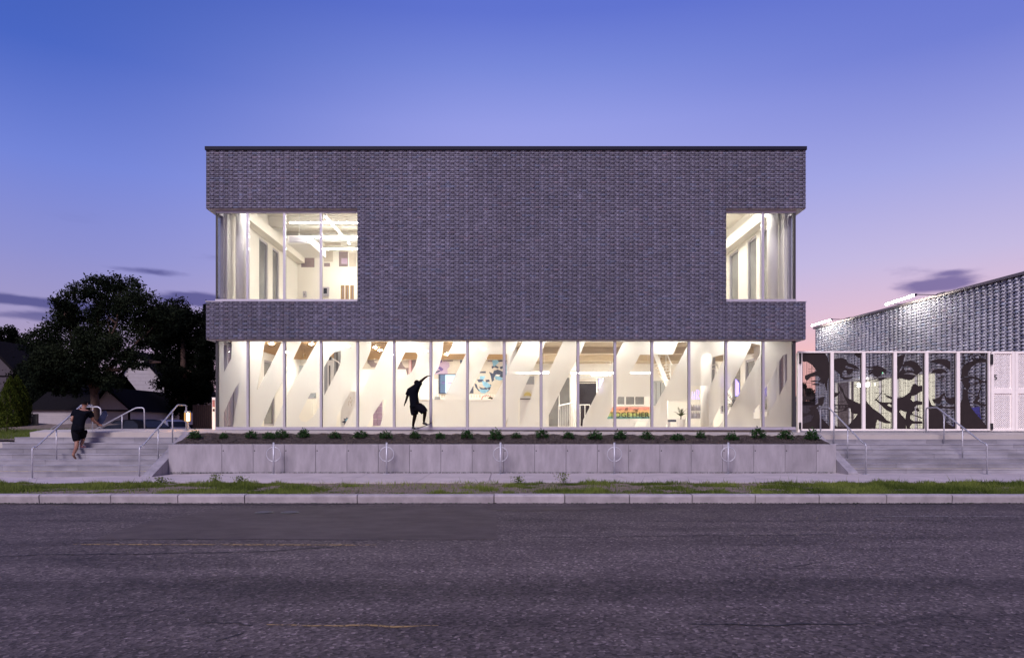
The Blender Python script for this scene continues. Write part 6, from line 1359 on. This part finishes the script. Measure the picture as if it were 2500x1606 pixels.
big = [(158,735,26,30),(200,712,26,24),(245,700,38,30),(300,702,36,32),(185,775,50,34),(330,752,50,45),(270,760,55,45),(150,795,35,34),(105,835,50,36),(235,830,60,45),(350,820,50,38),(140,885,60,45),(390,772,45,40),(330,880,34,22),(200,890,50,45),(255,915,40,35),(120,890,50,40),(170,935,45,30),(272,935,26,20),(215,850,50,40),(280,850,44,36),(100,925,40,30)]
tree('broadleaf_tree', 'big leafy tree with forked reddish trunk behind the runner', 38, (233, 1052), ([(232,1000,0),(228,950,0),(229,900,0),(232,870,0)], .26, .15), big, M['leaf'], 56000, .17, limbs=[
  ([(232,875,0),(245,850,-.3),(268,826,-.5),(285,790,-.6),(300,740,-.4)], .12, .04), ([(230,872,0),(222,855,.2),(205,850,.3),(178,842,.3),(170,800,.2),(160,760,0)], .10, .03), ([(228,950,0),(216,935,-.3),(214,915,-.4)], .12, .05),
  ([(234,960,0),(262,905,-.4),(300,872,-.6),(340,830,-.5),(372,800,-.3)], .12, .03), ([(246,850,-.3),(240,800,0),(238,740,0)], .08, .03), ([(262,905,-.4),(330,890,-.8),(392,884,-1.0)], .10, .05), ([(215,920,-.3),(180,908,-.5),(148,905,-.6),(122,886,-.6)], .06, .02), ([(180,910,-.5),(150,912,-.6),(136,924,-.6)], .04, .015), ([(285,790,-.6),(255,760,-.3),(245,720,0)], .06, .02), ([(268,826,-.5),(262,780,0),(290,720,0)], .05, .02)])
rt = [(420,775,50,45),(470,805,50,50),(425,860,48,60),(480,880,45,70),(425,930,42,40),(470,950,45,45),(507,775,26,32),(505,840,26,60),(440,990,32,22),(500,930,24,60),(400,810,34,36)]
tree('broadleaf_tree', 'dark dense tree between the white house and the glass corner', 45, (452, 1045), ([(450,980,0),(448,900,0),(445,820,0)], .35, .12), rt, M['leaf_dark'], 44000, .2, dy=1.2)
tree('broadleaf_tree', 'distant dark tree above the grey house at the far left', 72, (20, 1040), ([(18,930,0),(15,850,0)], .4, .12), [(12,822,32,26),(50,845,30,24),(-20,840,40,34),(25,860,50,26),(80,868,34,28),(112,855,30,26)], M['leaf_dark'], 16000, .3, ground=GZ)
tree('broadleaf_tree', 'low dark tree filling the gap above the garage roof', 47, (115, 1045), ([(115,990,0),(112,930,0)], .3, .1), [(80,920,45,40),(130,930,55,50),(180,950,45,45),(60,960,40,40),(110,975,50,30),(190,905,40,30),(165,985,40,20)], M['leaf_dark'], 26000, .2)
tree('broadleaf_tree', 'dim tree silhouette against the sunset seen through the first face panel', 75, (1960, 1035), ([(1962,980,0),(1963,950,0)], .3, .1), [(1962,948,9,12),(1975,965,14,14),(1955,970,12,14),(1990,975,14,12)], M['leaf_dark'], 5000, .28, ground=1.0)
# conical cedars at the left edge
for i, (px, top, wd) in enumerate(((2, 985, 12), (25, 921, 26), (42, 919, 26), (58, 945, 18))):
    Yc = 29.5+i*.35; c = P(px, 1058, Yc); c.z = 1.35; H_ = EYE-(top-HY)*Yc/F-c.z; rw = wd*Yc/F
    t = thing('cedar', f'{["shortest", "broad tall", "tallest pointed", "slim right hand"][i]} clipped cedar of the clump at the left edge', 'tree', c, 'cedars at the left edge')
    n = 9000; h = rng.random(n)**1.15; th = rng.uniform(0, 6.28, n); pr = rw*np.minimum(1, (1-h)*2.4)**.75*(.86+.14*np.sin(th*6+h*14)); rr = pr*rng.uniform(.7, 1.05, n)
    cen = np.stack([c.x+rr*np.cos(th), Yc+rr*np.sin(th), c.z+.05+h*H_], 1)
    leaf_soup('crown', cen, rng.uniform(.05, .11, n), np.clip(.35+.25*np.sin(th*9+h*20)+rng.normal(0, .2, n), 0, 1), M['cedar'], t, droop=-.9, aspect=.35)
    MB().tube([(c.x, Yc, c.z-.3), (c.x, Yc, c.z+H_*.8)], .06, 7, .02).build('trunk', M['bark'], t)
# climbing weeds in front of the cedars
t = thing('weed', 'tall tangled weed growing in front of the cedars', 'weed', P(10, 1060, 27)); c = P(12, 1062, 27); k_ = 500; q_ = rng.normal(size=(k_, 3))*np.array([.22, .1, .3])+np.array([c.x, c.y, c.z+.45]); leaf_soup('leaves', q_, np.full(k_, .08), rng.random(k_), M['cedar'], t)
MB().tube([(c.x, 27, 1.0), (c.x+.1, 27, c.z+.7)], .01, 5).build('stem', M['bark'], t)
# courtyard clutter seen through the gate
t = thing('low_building', 'dark low building beyond the courtyard seen through the first face panel', 'building', P(1975, 1000, 60)); a, b = P(1955, 1040, 60), P(1992, 985, 60); MB().box(a.x, b.x, 60, 64, .4, b.z).build('wall', M['house_grey'], t); MB().box(a.x-.2, b.x+.2, 59.8, 64.2, b.z+.001, b.z+.2).build('roof', M['roof'], t)
t = thing('blue_tarp', 'blue covered stack in the courtyard behind the sixth face panel', 'stack', P(2370, 1040, 30)); a, b = P(2360, 1046, 30), P(2398, 992, 30); MB().add([(a.x,30,1.36),(b.x,30,1.36),(b.x,31,1.36),(a.x,31,1.36),(a.x+.1,30.1,b.z-.1),(b.x-.05,30.1,b.z),(b.x-.1,30.9,b.z-.05),(a.x+.15,30.9,b.z-.15)], [(0,3,2,1),(4,5,6,7),(0,1,5,4),(1,2,6,5),(2,3,7,6),(3,0,4,7)]).build('cover', mat('blue_tarp_fabric', (.06,.06,.30), .5), t)
